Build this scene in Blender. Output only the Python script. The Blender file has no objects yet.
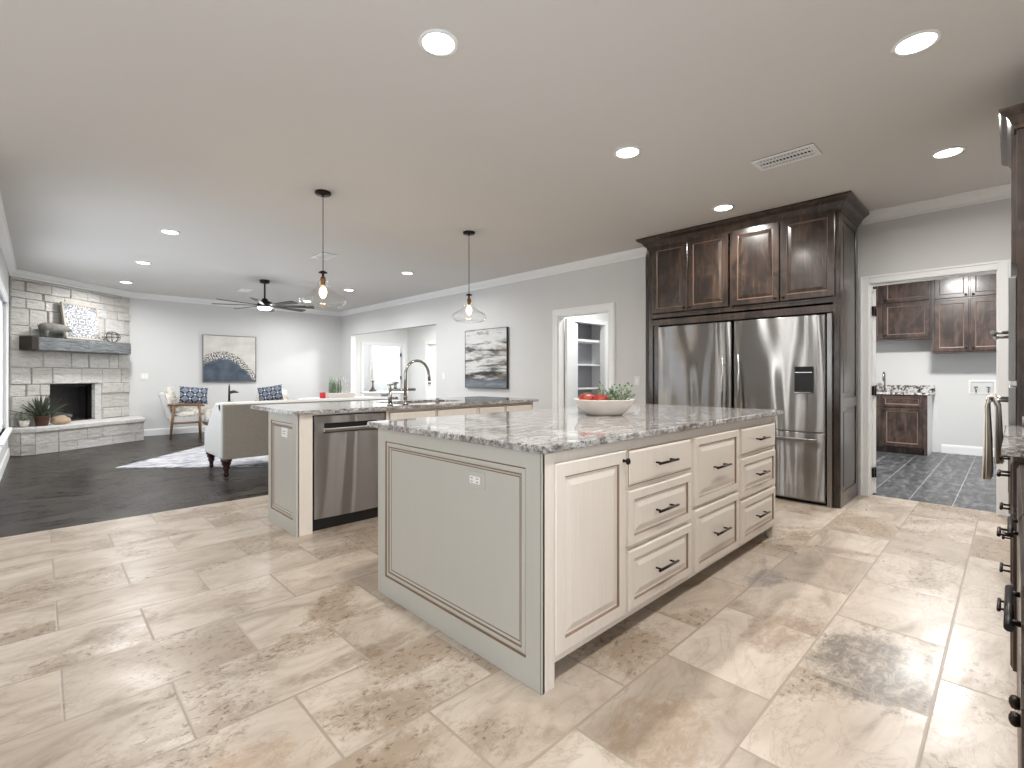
import bpy, bmesh, math, random
from mathutils import Vector, Matrix, noise
R = random.Random(7)
sc = bpy.context.scene
COL = sc.collection
PI = math.pi
def lin(c):
    return tuple(((v/255/12.92) if v/255 <= .04045 else ((v/255+.055)/1.055)**2.4) for v in c)+(1,)

# ------------------------------------------------------------------ camera, world, exposure, large lights
cam = bpy.data.cameras.new('camera'); co = bpy.data.objects.new('camera', cam); COL.objects.link(co)
co.location = (0, 0, 1.17); co.rotation_euler = (PI/2, 0, math.radians(45.869-90))
cam.sensor_width = 36; cam.lens = 36*486.47/1024; cam.shift_y = -8.62/1024; cam.clip_start = .02
sc.camera = co
sc.view_settings.view_transform = 'Standard'; sc.view_settings.look = 'None'
sc.view_settings.gamma = 1; sc.view_settings.use_curve_mapping = False
sc.view_settings.exposure = -0.12
w = bpy.data.worlds.new('daylight'); sc.world = w; w.use_nodes = True
bg = w.node_tree.nodes['Background']; bg.inputs[0].default_value = (.86, .93, 1, 1); bg.inputs[1].default_value = 5.5
sc.cycles.use_denoising = True
sc.cycles.max_bounces = 10; sc.cycles.diffuse_bounces = 5; sc.cycles.glossy_bounces = 4; sc.cycles.transmission_bounces = 8
sc.cycles.sample_clamp_indirect = 6; sc.cycles.caustics_refractive = False; sc.cycles.caustics_reflective = False
CZ = 2.74
def area(name, loc, power, size, color=(1, 1, 1), rot=(0, 0, 0), shape='DISK', sy=None, spread=None, parent=None):
    l = bpy.data.lights.new(name, 'AREA'); l.energy = power; l.shape = shape; l.size = size; l.color = color
    if sy: l.size_y = sy
    if spread: l.spread = spread
    o = bpy.data.objects.new(name, l); COL.objects.link(o); o.location = loc; o.rotation_euler = rot
    if parent:
        o.parent = parent; o.location = Vector(loc)-OFF.get(parent.name, Vector())
    return o
P_KIT, P_LIV, WARM, COOL = 22, 33, (1, .97, .935), (1, 1, .99)

# ------------------------------------------------------------------ material helpers
class NT:
    def __init__(s, name, rough=.5, metal=0, spec=.5):
        s.m = bpy.data.materials.new(name); s.m.use_nodes = True; s.t = s.m.node_tree
        s.b = s.t.nodes['Principled BSDF']; s.b.inputs['Roughness'].default_value = rough
        s.b.inputs['Metallic'].default_value = metal; s.b.inputs['Specular IOR Level'].default_value = spec
        s.tc = s.t.nodes.new('ShaderNodeTexCoord').outputs['Object']
    def n(s, typ, **kw):
        nd = s.t.nodes.new(typ)
        for k, v in kw.items():
            if k.startswith('i_'):
                k = k[2:]; k = int(k) if k.isdigit() else k.replace('_', ' ')
                if isinstance(v, bpy.types.NodeSocket): s.t.links.new(v, nd.inputs[k])
                else: nd.inputs[k].default_value = v
            else: setattr(nd, k, v)
        return nd
    def math(s, op, a, b=0, c=0):
        return s.n('ShaderNodeMath', operation=op, i_0=a, i_1=b, i_2=c).outputs[0]
    def vec(s, x, y, z=0):
        return s.n('ShaderNodeCombineXYZ', i_0=x, i_1=y, i_2=z).outputs[0]
    def map(s, v, scale=(1, 1, 1), rot=(0, 0, 0), loc=(0, 0, 0)):
        return s.n('ShaderNodeMapping', i_Vector=v, i_Scale=scale, i_Rotation=rot, i_Location=loc).outputs[0]
    def noise(s, v, scale, detail=3, rough=.5, dist=0):
        return s.n('ShaderNodeTexNoise', i_Vector=v, i_Scale=scale, i_Detail=detail, i_Roughness=rough, i_Distortion=dist).outputs[0]
    def ramp(s, f, stops, interp='LINEAR'):
        nd = s.n('ShaderNodeValToRGB', i_0=f); r = nd.color_ramp; r.interpolation = interp
        while len(r.elements) < len(stops): r.elements.new(.5)
        for e, (p, c) in zip(r.elements, stops):
            e.position = p; e.color = lin(c) if isinstance(c, tuple) else (c, c, c, 1)
        return nd.outputs[0]
    def mix(s, f, a, b, mode='MIX'):
        nd = s.n('ShaderNodeMix', data_type='RGBA', blend_type=mode)
        for sock, v in ((nd.inputs[0], f), (nd.inputs[6], a), (nd.inputs[7], b)):
            if isinstance(v, bpy.types.NodeSocket): s.t.links.new(v, sock)
            elif isinstance(v, tuple): sock.default_value = lin(v)
            else: sock.default_value = v
        return nd.outputs[2]
    def sep(s, v): return s.n('ShaderNodeSeparateXYZ', i_0=v).outputs
    def col(s, v):
        if isinstance(v, bpy.types.NodeSocket): s.t.links.new(v, s.b.inputs['Base Color'])
        else: s.b.inputs['Base Color'].default_value = lin(v)
        return s
    def rough(s, v): s.t.links.new(v, s.b.inputs['Roughness']); return s
    def bump(s, h, strength=.3, dist=.01):
        nd = s.n('ShaderNodeBump', i_Height=h, i_Strength=strength, i_Distance=dist)
        s.t.links.new(nd.outputs[0], s.b.inputs['Normal']); return s
def plain(name, c, rough=.5, metal=0, spec=.5, var=0, scale=8):
    k = NT(name, rough, metal, spec)
    if var:
        f = k.noise(k.tc, scale, 4)
        k.col(k.mix(f, tuple(max(0, v-var) for v in c), tuple(min(255, v+var) for v in c)))
    else: k.col(c)
    return k.m
def emis(name, c, s):
    k = NT(name); k.col(c); k.b.inputs['Emission Color'].default_value = lin(c); k.b.inputs['Emission Strength'].default_value = s
    return k.m
def glass(name, rough=0, tint=(255, 255, 255)):
    k = NT(name); nd = k.t.nodes; out = nd['Material Output']
    tr = nd.new('ShaderNodeBsdfTransparent'); tr.inputs[0].default_value = lin(tint)
    gl = nd.new('ShaderNodeBsdfGlossy'); gl.inputs['Roughness'].default_value = rough+.02
    lw_ = nd.new('ShaderNodeLayerWeight'); lw_.inputs[0].default_value = .5
    fr = k.n('ShaderNodeMath', operation='MULTIPLY_ADD', i_0=k.math('POWER', lw_.outputs['Facing'], 3.5), i_1=.85, i_2=.05)
    mx = nd.new('ShaderNodeMixShader'); k.t.links.new(fr.outputs[0], mx.inputs[0]); k.t.links.new(tr.outputs[0], mx.inputs[1]); k.t.links.new(gl.outputs[0], mx.inputs[2])
    k.t.links.new(mx.outputs[0], out.inputs[0]); nd.remove(k.b); return k.m

M = {}
M['wall'] = plain('wall_paint', (213, 213, 212), .85, var=2, scale=3)
M['hall'] = plain('hall_white_paint', (232, 232, 230), .8)
M['ceiling'] = plain('ceiling_paint', (216, 214, 211), .95, var=1, scale=2)
M['trim'] = plain('white_trim_paint', (240, 241, 241), .4)
M['almond'] = plain('almond_plastic', (186, 184, 178), .4)
M['white'] = plain('white_plastic', (232, 232, 228), .4)
M['black'] = plain('black_metal', (28, 26, 26), .35, .6)
M['bronze'] = plain('dark_bronze_metal', (46, 38, 34), .35, .8)
M['brass'] = plain('aged_brass', (112, 84, 54), .3, 1)
M['dark'] = plain('black_rubber', (14, 14, 15), .5)
M['glaze'] = plain('brown_glaze', (126, 102, 82), .5)
M['glass'] = glass('clear_glass')
def cream():
    k = NT('cream_cabinet_paint', .38)
    g = k.noise(k.map(k.tc, (30, 30, 1.2)), 2.2, 4, .6)
    k.col(k.ramp(g, [(.3, (217, 207, 195)), (.7, (223, 214, 203))])); return k.m
M['cream'] = cream()
def shaded_panel():  # cabinet paint greyed and darkened to carry the end panels' shade
    k = NT('shaded_end_panel_paint', .4)
    g = k.noise(k.map(k.tc, (30, 30, 1.0)), 2.2, 4, .6)
    k.col(k.ramp(g, [(.3, (184, 182, 174)), (.7, (186, 184, 176))])); return k.m
M['shaded_panel'] = shaded_panel()
def darkwood(name, a, b, c, rough=.28, sc_=1):
    k = NT(name, rough)
    g = k.noise(k.map(k.tc, (14*sc_, 14*sc_, 1.1*sc_)), 2.0, 5, .65, .6)
    kn = k.noise(k.map(k.tc, (4, 4, 2.2)), 1.8, 3, .6, 1.0)
    base = k.ramp(g, [(.3, a), (.55, b), (.8, c)])
    k.col(k.mix(k.ramp(kn, [(.38, 0.75), (.6, 0.0)]), base, tuple(int(v*.5) for v in a)))
    k.b.inputs['Coat Weight'].default_value = .35; k.b.inputs['Coat Roughness'].default_value = .15
    return k.bump(g, .08, .004).m
M['wood'] = darkwood('espresso_stained_alder', (42, 33, 29), (68, 54, 46), (98, 79, 66))
M['woodlight'] = darkwood('walnut_stained_wood', (64, 50, 46), (88, 70, 63), (112, 92, 83))
M['mantel'] = None
def granite():
    k = NT('speckled_granite', .06)
    n1 = k.noise(k.map(k.tc, (1, 2.4, 2.4), (0, 0, .75)), 11, 8, .78, .9)
    n2 = k.noise(k.tc, 60, 4, .75)
    n3 = k.noise(k.map(k.tc, (1, 2.2, 2.2), (0, 0, .3)), 3, 4, .6, 1.2)
    base = k.ramp(n1, [(.38, (84, 78, 74)), (.46, (140, 136, 133)), (.54, (182, 180, 178)), (.64, (214, 213, 211))])
    base = k.mix(k.ramp(n3, [(.52, 0.0), (.66, .65)]), base, (128, 122, 118))
    k.col(k.mix(k.ramp(n2, [(.38, .9), (.47, 0.0)]), base, (72, 58, 50)))
    k.b.inputs['Specular IOR Level'].default_value = .4
    return k.m
M['granite'] = granite()
def granite_small():
    k = NT('black_white_speckled_granite', .1)
    n1 = k.noise(k.tc, 26, 5, .7)
    k.col(k.ramp(n1, [(.40, (50, 48, 50)), (.47, (120, 116, 114)), (.54, (215, 213, 210))])); return k.m
M['granite2'] = granite_small()
def steel():
    k = NT('brushed_stainless_steel', .16, 1)
    k.col((150, 149, 148))
    wv = k.noise(k.map(k.tc, (3.0, 3.0, .35)), 1.0, 1, .4, .8)
    br = k.noise(k.map(k.tc, (3, 3, 400)), 1.0, 2, .5)
    k.b.inputs['Anisotropic'].default_value = .98; k.b.inputs['Anisotropic Rotation'].default_value = .25; k.b.inputs['Roughness'].default_value = .33
    tg = k.n('ShaderNodeTangent', direction_type='RADIAL', axis='Z'); k.t.links.new(tg.outputs[0], k.b.inputs['Tangent'])
    b1 = k.n('ShaderNodeBump', i_Height=wv, i_Strength=1.0, i_Distance=.09)
    b2 = k.n('ShaderNodeBump', i_Height=br, i_Strength=.02, i_Distance=.002, i_Normal=b1.outputs[0])
    k.t.links.new(b2.outputs[0], k.b.inputs['Normal']); return k.m
M['steel'] = steel()
M['steel_flat'] = plain('satin_steel', (150, 148, 146), .28, 1)
M['chrome'] = plain('polished_nickel', (170, 168, 164), .15, 1)
def tile_nodes(k, x0, y0, L_, W_, mortar, offs=.5, swap=False):
    x, y, z = k.sep(k.tc)[:3]
    if swap: x, y = y, x
    ry = k.math('DIVIDE', k.math('SUBTRACT', y, y0), W_)
    row = k.math('FLOOR', ry); par = k.math('FLOORED_MODULO', row, 2)
    ux = k.math('SUBTRACT', k.math('DIVIDE', k.math('SUBTRACT', x, x0), L_), k.math('MULTIPLY', k.math('SUBTRACT', 1, par), offs))
    cc = k.math('FLOOR', ux)
    fx = k.math('SUBTRACT', ux, cc); fy = k.math('SUBTRACT', ry, row)
    dx = k.math('MULTIPLY', k.math('MINIMUM', fx, k.math('SUBTRACT', 1, fx)), L_)
    dy = k.math('MULTIPLY', k.math('MINIMUM', fy, k.math('SUBTRACT', 1, fy)), W_)
    d = k.math('MINIMUM', dx, dy)
    wob = k.math('MULTIPLY', k.math('SUBTRACT', k.noise(k.tc, 14, 3), .5), .006)
    mask = k.math('LESS_THAN', k.math('ADD', d, wob), mortar)
    wn = k.n('ShaderNodeTexWhiteNoise', noise_dimensions='3D', i_Vector=k.vec(cc, row, 3.3))
    return d, mask, wn.outputs['Value'], wn.outputs['Color']
def travertine():
    k = NT('travertine_tile', .3)
    d, mask, rv, rc = tile_nodes(k, .058, .2, .6085, .407, .005)
    off = k.n('ShaderNodeVectorMath', operation='SCALE', i_0=rc, i_3=30.0).outputs[0]
    p = k.n('ShaderNodeVectorMath', operation='ADD', i_0=k.tc, i_1=off).outputs[0]
    n1 = k.noise(k.map(p, (1.0, 2.2, 1), (0, 0, .25)), 2.2, 7, .62, 1.1)
    n2 = k.noise(k.map(p, (1, 2.4, 1), (0, 0, -.3)), 1.7, 5, .6, 2.2)
    n3 = k.noise(k.map(p, (1, 1.6, 1)), 26, 5, .75, .5)
    n4 = k.noise(p, 1.3, 3, .5, 1.0)
    base = k.ramp(n1, [(.30, (160, 147, 133)), (.42, (188, 176, 163)), (.56, (203, 192, 180)), (.75, (212, 204, 195))])
    tint = k.ramp(rv, [(0, (176, 162, 146)), (.1, (200, 188, 172)), (.3, (224, 216, 206)), (.7, (238, 234, 228)), (1, (228, 220, 210))])
    base = k.mix(.55, base, k.mix(1.0, base, tint, 'MULTIPLY'))
    # veins
    v = k.math('ABSOLUTE', k.math('SUBTRACT', n2, .5))
    base = k.mix(k.ramp(v, [(0, .38), (.012, .10), (.05, 0.0)]), base, (136, 118, 98))
    # brown clouds, only where the tile's own noise says so
    fine = k.math('MULTIPLY', k.math('SUBTRACT', k.noise(p, 34, 5, .8), .5), .35)
    cl = k.ramp(k.math('ADD', n4, fine), [(.55, 0.0), (.63, .8)])
    base = k.mix(cl, base, (152, 134, 114))
    # pits gathered in patches
    pit = k.mix(1.0, k.ramp(n3, [(.38, .9), (.46, 0.0)]), k.ramp(n4, [(.50, 0.0), (.60, 1.0)]), 'MULTIPLY')
    base = k.mix(pit, base, (104, 86, 68))
    # stains with a place of their own
    x, y, z = k.sep(k.tc)[:3]
    brk = k.ramp(k.noise(k.map(k.tc, (1, 2, 1)), 11, 8, .85, .6), [(.40, .30), (.56, 1.0)])
    for (sx, sy, rx, ry, c, s) in ((2.40, .40, .34, .24, (98, 90, 80), .9), (1.45, .80, .24, .17, (142, 120, 96), .8), (3.0, 1.0, .18, .09, (116, 114, 112), .85),
                               (2.42, .75, .24, .14, (140, 118, 98), .7), (.60, 1.22, .28, .12, (130, 108, 84), .75), (.28, 2.85, .2, .1, (134, 116, 100), .7),
                               (1.02, 1.9, .3, .06, (112, 94, 74), .6), (.7, 2.85, .2, .1, (138, 118, 100), .6), (.35, 1.55, .25, .16, (160, 128, 98), .6)):
        e = k.math('ADD', k.math('POWER', k.math('DIVIDE', k.math('SUBTRACT', x, sx), rx), 2), k.math('POWER', k.math('DIVIDE', k.math('SUBTRACT', y, sy), ry), 2))
        e = k.math('ADD', e, k.math('MULTIPLY', k.math('SUBTRACT', k.noise(k.tc, 7, 8, .82), .5), 4.2))
        base = k.mix(k.mix(1.0, k.ramp(e, [(.5, s), (1.0, 0.0)]), brk, 'MULTIPLY'), base, c)
    k.col(k.mix(mask, base, (156, 142, 127)))
    k.rough(k.ramp(n1, [(.3, .42), (.7, .26)]))
    k.bump(k.math('MULTIPLY', k.math('MINIMUM', d, .006), 100), .35, .003); return k.m
M['travertine'] = travertine()
def slate():
    k = NT('grey_slate_tile', .35)
    d, mask, rv, rc = tile_nodes(k, .05, -.23, .61, .305, .003)
    n1 = k.noise(k.map(k.tc, (1, 3, 1)), 5, 6, .65, .5)
    base = k.ramp(n1, [(.36, (50, 52, 54)), (.52, (78, 80, 82)), (.68, (122, 124, 126))])
    k.col(k.mix(mask, base, (160, 162, 164))); return k.m
M['slate'] = slate()
def plank():
    k = NT('dark_scraped_plank_floor', .26, 0, .16)
    d, mask, rv, rc = tile_nodes(k, .1, .05, 1.3, .17, .0025, .37, True)
    # planks run across the room
    n1 = k.noise(k.map(k.tc, (12, 1.6, 1)), 2, 6, .7, .5)
    n2 = k.noise(k.map(k.tc, (1.0, 3.0, 1)), 2.6, 8, .78, .6)
    base = k.ramp(n1, [(.3, (16, 13, 12)), (.6, (30, 25, 23)), (.85, (46, 40, 36))])
    base = k.mix(k.math('MULTIPLY', rv, .45), base, (56, 46, 40))
    base = k.mix(k.ramp(n2, [(.51, 0.0), (.62, .75)]), base, (96, 89, 84))
    k.col(k.mix(mask, base, (66, 60, 56)))
    k.rough(k.ramp(n2, [(.35, .2), (.65, .42)]))
    return k.bump(n1, .12, .004).m
M['plank'] = plank()
def stone():
    k = NT('rough_cut_limestone', .9)
    at = k.n('ShaderNodeAttribute', attribute_name='shade').outputs['Fac']
    n1 = k.noise(k.map(k.tc, (1, 1, 2.6)), 9, 7, .7, .4)
    base = k.ramp(n1, [(.28, (176, 174, 170)), (.42, (214, 212, 209)), (.75, (234, 233, 231))])
    k.col(k.mix(k.math('MULTIPLY', at, .5), base, (192, 186, 174))); k.bump(n1, 1.0, .04); return k.m
M['stone'] = stone()
M['mortar'] = plain('grey_mortar', (176, 173, 167), .95, var=12, scale=20)
def beam():
    k = NT('weathered_grey_beam', .8)
    g = k.noise(k.map(k.tc, (2, 2, 26)), 3, 7, .7, .8)
    k.col(k.ramp(g, [(.3, (58, 60, 62)), (.5, (112, 116, 118)), (.72, (164, 168, 170))])); return k.bump(g, .8, .012).m
M['beam'] = beam()
M['iron'] = plain('rust_brown_iron_strap', (58, 48, 44), .6, .3, var=8, scale=20)
def linen(name, c, d, sc_=220):
    k = NT(name, .9)
    g = k.noise(k.map(k.tc, (1, 1, .3)), sc_, 2); g2 = k.noise(k.map(k.tc, (.3, .3, 1)), sc_, 2)
    k.col(k.mix(k.math('MULTIPLY', k.math('ADD', g, g2), .5), c, d)); return k.bump(g, .2, .002).m
M['linen'] = linen('taupe_linen', (126, 121, 114), (164, 158, 150), 120)
M['fabric'] = linen('ivory_fabric', (192, 191, 189), (212, 211, 209))
M['fur'] = plain('ivory_fur', (240, 236, 230), 1, var=8, scale=30)
M['legwood'] = plain('oiled_oak', (128, 96, 66), .45, var=16, scale=12)
M['legdark'] = plain('mahogany_turned_wood', (52, 26, 26), .25, var=8, scale=12)
def lattice():
    k = NT('indigo_lattice_cotton', .9)
    x, y, z = k.sep(k.tc)[:3]
    a = k.math('SINE', k.math('MULTIPLY', k.math('ADD', x, z), 20)); b = k.math('SINE', k.math('MULTIPLY', k.math('SUBTRACT', x, z), 20))
    a = k.math('ABSOLUTE', a); b = k.math('ABSOLUTE', b)
    c = k.mix(k.math('LESS_THAN', k.math('MINIMUM', a, b), .30), (122, 130, 144), (30, 35, 48))
    k.col(k.mix(k.math('LESS_THAN', k.math('MAXIMUM', a, b), .36), c, (226, 226, 228))); return k.m
M['lattice'] = lattice()
def rugm():
    k = NT('distressed_ivory_rug', 1)
    n1 = k.noise(k.map(k.tc, (1, 2.5, 1), (0, 0, .8)), 5, 7, .75, .8)
    k.col(k.ramp(n1, [(.38, (98, 100, 112)), (.48, (158, 158, 164)), (.6, (196, 195, 196))])); return k.m
M['rug'] = rugm()
def art_hill():
    k = NT('indigo_hill_abstract_canvas', .7)
    x, y, z = k.sep(k.tc)[:3]       # origin at the centre of the picture
    n1 = k.math('SUBTRACT', k.noise(k.tc, 6, 6, .7), .5); n2 = k.noise(k.tc, 34, 5, .8)
    xx = k.math('ADD', x, .16)
    h = k.math('ADD', k.math('SUBTRACT', .16, k.math('MULTIPLY', k.math('MULTIPLY', xx, xx), 1.15)), k.math('MULTIPLY', n1, .12))
    dz = k.math('SUBTRACT', h, z)
    sky = k.ramp(k.noise(k.map(k.tc, (1, 1, 1.6)), 3, 4), [(.3, (196, 193, 188)), (.7, (222, 219, 214))])
    foam = k.ramp(k.noise(k.tc, 38, 2, .6), [(.42, (36, 40, 48)), (.50, (150, 148, 146)), (.55, (224, 220, 212))])
    sea = k.ramp(k.noise(k.tc, 5, 5), [(.3, (52, 64, 78)), (.7, (88, 100, 114))])
    c = k.mix(k.ramp(dz, [(0, 0.0), (.012, 1.0)]), sky, foam)
    k.col(k.mix(k.ramp(k.math('ADD', dz, k.math('MULTIPLY', n1, .15)), [(.13, 0.0), (.2, 1.0)]), c, sea)); return k.m
M['art_hill'] = art_hill()
def art_bands():
    k = NT('banded_landscape_abstract_canvas', .6)
    n1 = k.noise(k.map(k.tc, (1, .8, 6.0)), 1.7, 8, .66, .3); n2 = k.noise(k.map(k.tc, (1, 1.5, 4), loc=(3, 3, 3)), 2.2, 4, .6)
    z = k.sep(k.tc)[2]
    f = k.math('ADD', n1, k.math('MULTIPLY', z, .16))
    c = k.ramp(f, [(.36, (40, 40, 40)), (.42, (98, 96, 90)), (.48, (172, 172, 170)), (.56, (208, 208, 206)), (.7, (184, 186, 188))])
    c = k.mix(k.ramp(n2, [(.56, 0.0), (.66, .6)]), c, (112, 100, 78))
    k.col(k.mix(k.ramp(z, [(-.36+.0, 1.0), (-.3, 0.0)]) if False else k.ramp(k.math('ADD', z, .5), [(.10, .85), (.2, 0.0)]), c, (108, 116, 126))); return k.m
M['art_bands'] = art_bands()
def art_medal():
    k = NT('white_carved_medallion', .7)
    x, y, z = k.sep(k.tc)[:3]
    ax = k.math('ABSOLUTE', x); az = k.math('ABSOLUTE', z)
    rr = k.math('SQRT', k.math('ADD', k.math('MULTIPLY', x, x), k.math('MULTIPLY', z, z)))
    e = k.math('ADD', k.math('MULTIPLY', rr, 90), k.math('MULTIPLY', k.noise(k.vec(ax, 0, az), 17, 1), 22))
    cr = k.math('GREATER_THAN', k.math('MINIMUM', ax, az), .185)
    c = k.ramp(k.math('SINE', e), [(.0, (120, 122, 128)), (.35, (150, 151, 156)), (.6, (206, 206, 206))])
    k.col(k.mix(k.math('MULTIPLY', cr, .5), c, (92, 94, 102))); return k.m
M['art_medal'] = art_medal()
M['pigwood'] = plain('weathered_driftwood', (112, 110, 104), .9, var=34, scale=14)
M['terracotta'] = plain('terracotta_clay', (96, 66, 54), .8, var=10)
M['agave'] = plain('agave_leaf', (62, 74, 56), .5, var=18, scale=10)
M['leaf'] = plain('sage_green_leaf', (104, 128, 98), .6, var=24, scale=30)
M['leaf2'] = plain('pale_green_leaf', (138, 158, 130), .6, var=20, scale=30)
M['red'] = plain('tomato_red_skin', (150, 44, 24), .35, var=26, scale=24)
M['redwax'] = plain('red_candle_wax', (186, 40, 48), .5)
M['ceramic'] = plain('white_glazed_ceramic', (226, 218, 210), .22)
M['oakbowl'] = plain('tan_split_stone', (186, 162, 136), .8, var=20, scale=14)
M['firebox'] = plain('sooty_firebrick', (72, 70, 70), .7, var=10, scale=14)
M['towel'] = None
def towelm():
    k = NT('striped_dish_towel', 1)
    x, y, z = k.sep(k.tc)[:3]
    s_ = k.math('SINE', k.math('MULTIPLY', x, 190))
    k.col(k.ramp(s_, [(0, (228, 222, 212)), (.84, (236, 231, 222)), (.88, (110, 102, 96))])); return k.m
M['towel'] = towelm()
M['lens'] = emis('downlight_lens', (255, 250, 244), 14)
M['fanlight'] = emis('fan_light_lens', (250, 252, 255), 5)
M['bulb'] = emis('warm_filament_bulb', (255, 196, 120), 26)
M['bulbglass'] = glass('bulb_glass')
M['blind'] = plain('pale_door_paint', (226, 227, 228), .5)

# ------------------------------------------------------------------ mesh helpers
OFF = {}
def frame(o, n):
    """matrix: local x = right as seen facing the surface, y = up, z = out of the surface"""
    n = Vector(n).normalized(); v = Vector((0, 0, 1)); u = v.cross(n)
    m = Matrix((u, v, n)).transposed().to_4x4(); m.translation = Vector(o); return m
class MB:
    def __init__(s, M_=None): s.v = []; s.f = []; s.mi = []; s.M = M_; s.sm = []; s.sh = []
    def vert(s, p):
        p = Vector(p)
        if s.M: p = s.M @ p
        s.v.append(p); return len(s.v)-1
    def face(s, idx, m=0, smooth=False, sh=0.): s.f.append(tuple(idx)); s.mi.append(m); s.sm.append(smooth); s.sh.append(sh)
    def box(s, x0, x1, y0, y1, z0, z1, m=0, j=0, sh=0.):
        i = [s.vert((x+(R.uniform(-j, j) if j else 0), y+(R.uniform(-j, j) if j else 0), z+(R.uniform(-j, j) if j else 0))) for z in (z0, z1) for y in (y0, y1) for x in (x0, x1)]
        for q in ((0, 2, 3, 1), (4, 5, 7, 6), (0, 1, 5, 4), (1, 3, 7, 5), (3, 2, 6, 7), (2, 0, 4, 6)): s.face([i[k] for k in q], m, False, sh)
        return s
    def rings(s, rings, m=0, smooth=True, cap=(True, True), close=True):
        idx = [[s.vert(p) for p in r] for r in rings]; n = len(idx[0])
        for a, b in zip(idx, idx[1:]):
            for k in range(n if close else n-1): s.face((a[k], a[(k+1) % n], b[(k+1) % n], b[k]), m, smooth)
        if cap[0] and close: s.face(idx[0][::-1], m)
        if cap[1] and close: s.face(idx[-1], m)
        return s
    def tube(s, pts, r, n=10, m=0, cap=True):
        pts = [Vector(p) for p in pts]; rs = r if isinstance(r, (list, tuple)) else [r]*len(pts); out = []
        t = (pts[1]-pts[0]).normalized(); a = t.orthogonal().normalized()
        for i, p in enumerate(pts):
            t = ((pts[min(i+1, len(pts)-1)]-pts[max(i-1, 0)])).normalized()
            a = (a-t*a.dot(t)).normalized(); b = t.cross(a)
            out.append([p+(a*math.cos(2*PI*k/n)+b*math.sin(2*PI*k/n))*rs[i] for k in range(n)])
        return s.rings(out, m, True, (cap, cap))
    def lathe(s, prof, c=(0, 0, 0), n=28, m=0, cap=(True, True), sq=1):
        c = Vector(c)
        return s.rings([[c+Vector((r*math.cos(2*PI*k/n), r*math.sin(2*PI*k/n)*sq, z)) for k in range(n)] for r, z in prof], m, True, cap)
    def ball(s, c, r, n=14, m=0, sc_=(1, 1, 1), f=None):
        c = Vector(c); out = []
        for i in range(1, n):
            th = PI*i/n-PI/2
            ring = []
            for k in range(n*2):
                a = 2*PI*k/(n*2); p = Vector((math.cos(th)*math.cos(a)*sc_[0], math.cos(th)*math.sin(a)*sc_[1], math.sin(th)*sc_[2]))*r
                if f: p = p*f(p, a, th)
                ring.append(c+p)
            out.append(ring)
        return s.rings(out, m)
    def prism(s, poly, z0, z1, m=0):
        return s.rings([[(x, y, z0) for x, y in poly], [(x, y, z1) for x, y in poly]], m, False)
    def nest(s, rings, cap=True):
        """rings: (u0, u1, v0, v1, depth, material)"""
        prev = None
        for (u0, u1, v0, v1, d, m) in rings:
            cur = [s.vert(p) for p in ((u0, v0, d), (u1, v0, d), (u1, v1, d), (u0, v1, d))]
            if prev:
                for k in range(4): s.face((prev[k], prev[(k+1) % 4], cur[(k+1) % 4], cur[k]), m)
            prev = cur
        if cap: s.face(prev, rings[-1][5])
        return s
    def insets(s, u0, u1, v0, v1, prof, cap=True):
        return s.nest([(u0+i, u1-i, v0+i, v1-i, d, m) for i, d, m in prof], cap)
    def sweep(s, prof, path, z, closed=False, m=0):
        """prof: (out, dz) offset to the right-hand side of the path; path: (x, y)"""
        P = [Vector(p).to_3d() for p in path]; n = len(P); out = []
        for i in range(n):
            a = P[i]-P[i-1] if (i > 0 or closed) else P[i+1]-P[i]
            b = P[(i+1) % n]-P[i] if (i < n-1 or closed) else a
            a.normalize(); b.normalize(); na = Vector((a.y, -a.x, 0)); nb = Vector((b.y, -b.x, 0))
            mt = (na+nb); mt = mt/max(.2, mt.dot(na))
            out.append([P[i]+mt*o+Vector((0, 0, z+dz)) for o, dz in prof])
        if closed: out.append(out[0])
        return s.rings(out, m, False, (not closed, not closed))
    def build(s, name, mats, parent=None, origin=None, bevel=0, flip=False, recalc=True, smooth_all=False):
        if origin is None:
            if parent is not None: o_ = OFF[parent.name]
            else:
                xs = [p.x for p in s.v]; ys = [p.y for p in s.v]; zs = [p.z for p in s.v]
                o_ = Vector(((min(xs)+max(xs))/2, (min(ys)+max(ys))/2, min(zs)))
        else: o_ = Vector(origin)
        me = bpy.data.meshes.new(name); me.from_pydata([p-o_ for p in s.v], [], s.f)
        for mt in (mats if isinstance(mats, (list, tuple)) else [mats]): me.materials.append(mt)
        for p, mi, sm in zip(me.polygons, s.mi, s.sm): p.material_index = mi; p.use_smooth = sm or smooth_all
        if any(s.sh):
            at = me.attributes.new('shade', 'FLOAT', 'FACE')
            for i, v in enumerate(s.sh): at.data[i].value = v
        if recalc:
            bm = bmesh.new(); bm.from_mesh(me); bmesh.ops.recalc_face_normals(bm, faces=bm.faces); bm.to_mesh(me); bm.free()
        me.update(); o = bpy.data.objects.new(name, me); COL.objects.link(o)
        if parent is not None:
            o.parent = parent; o.location = o_-OFF[parent.name]
        else: o.location = o_
        OFF[o.name] = o_
        if bevel:
            b = o.modifiers.new('bevel', 'BEVEL'); b.width = bevel; b.segments = 2; b.limit_method = 'ANGLE'; b.angle_limit = .7
        return o
def tag(o, label, cat, group=None, kind=None):
    if label: o['label'] = label
    if cat: o['category'] = cat
    if group: o['group'] = group
    if kind: o['kind'] = kind
    return o
def thing(name, loc, label, cat, group=None):
    o = bpy.data.objects.new(name, None); COL.objects.link(o); o.location = loc; o.empty_display_size = .1
    OFF[o.name] = Vector(loc); return tag(o, label, cat, group)
def struct(name, mb, mat, **kw):
    o = mb.build(name, mat, origin=(0, 0, 0), **kw); o['kind'] = 'structure'; return o
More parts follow.
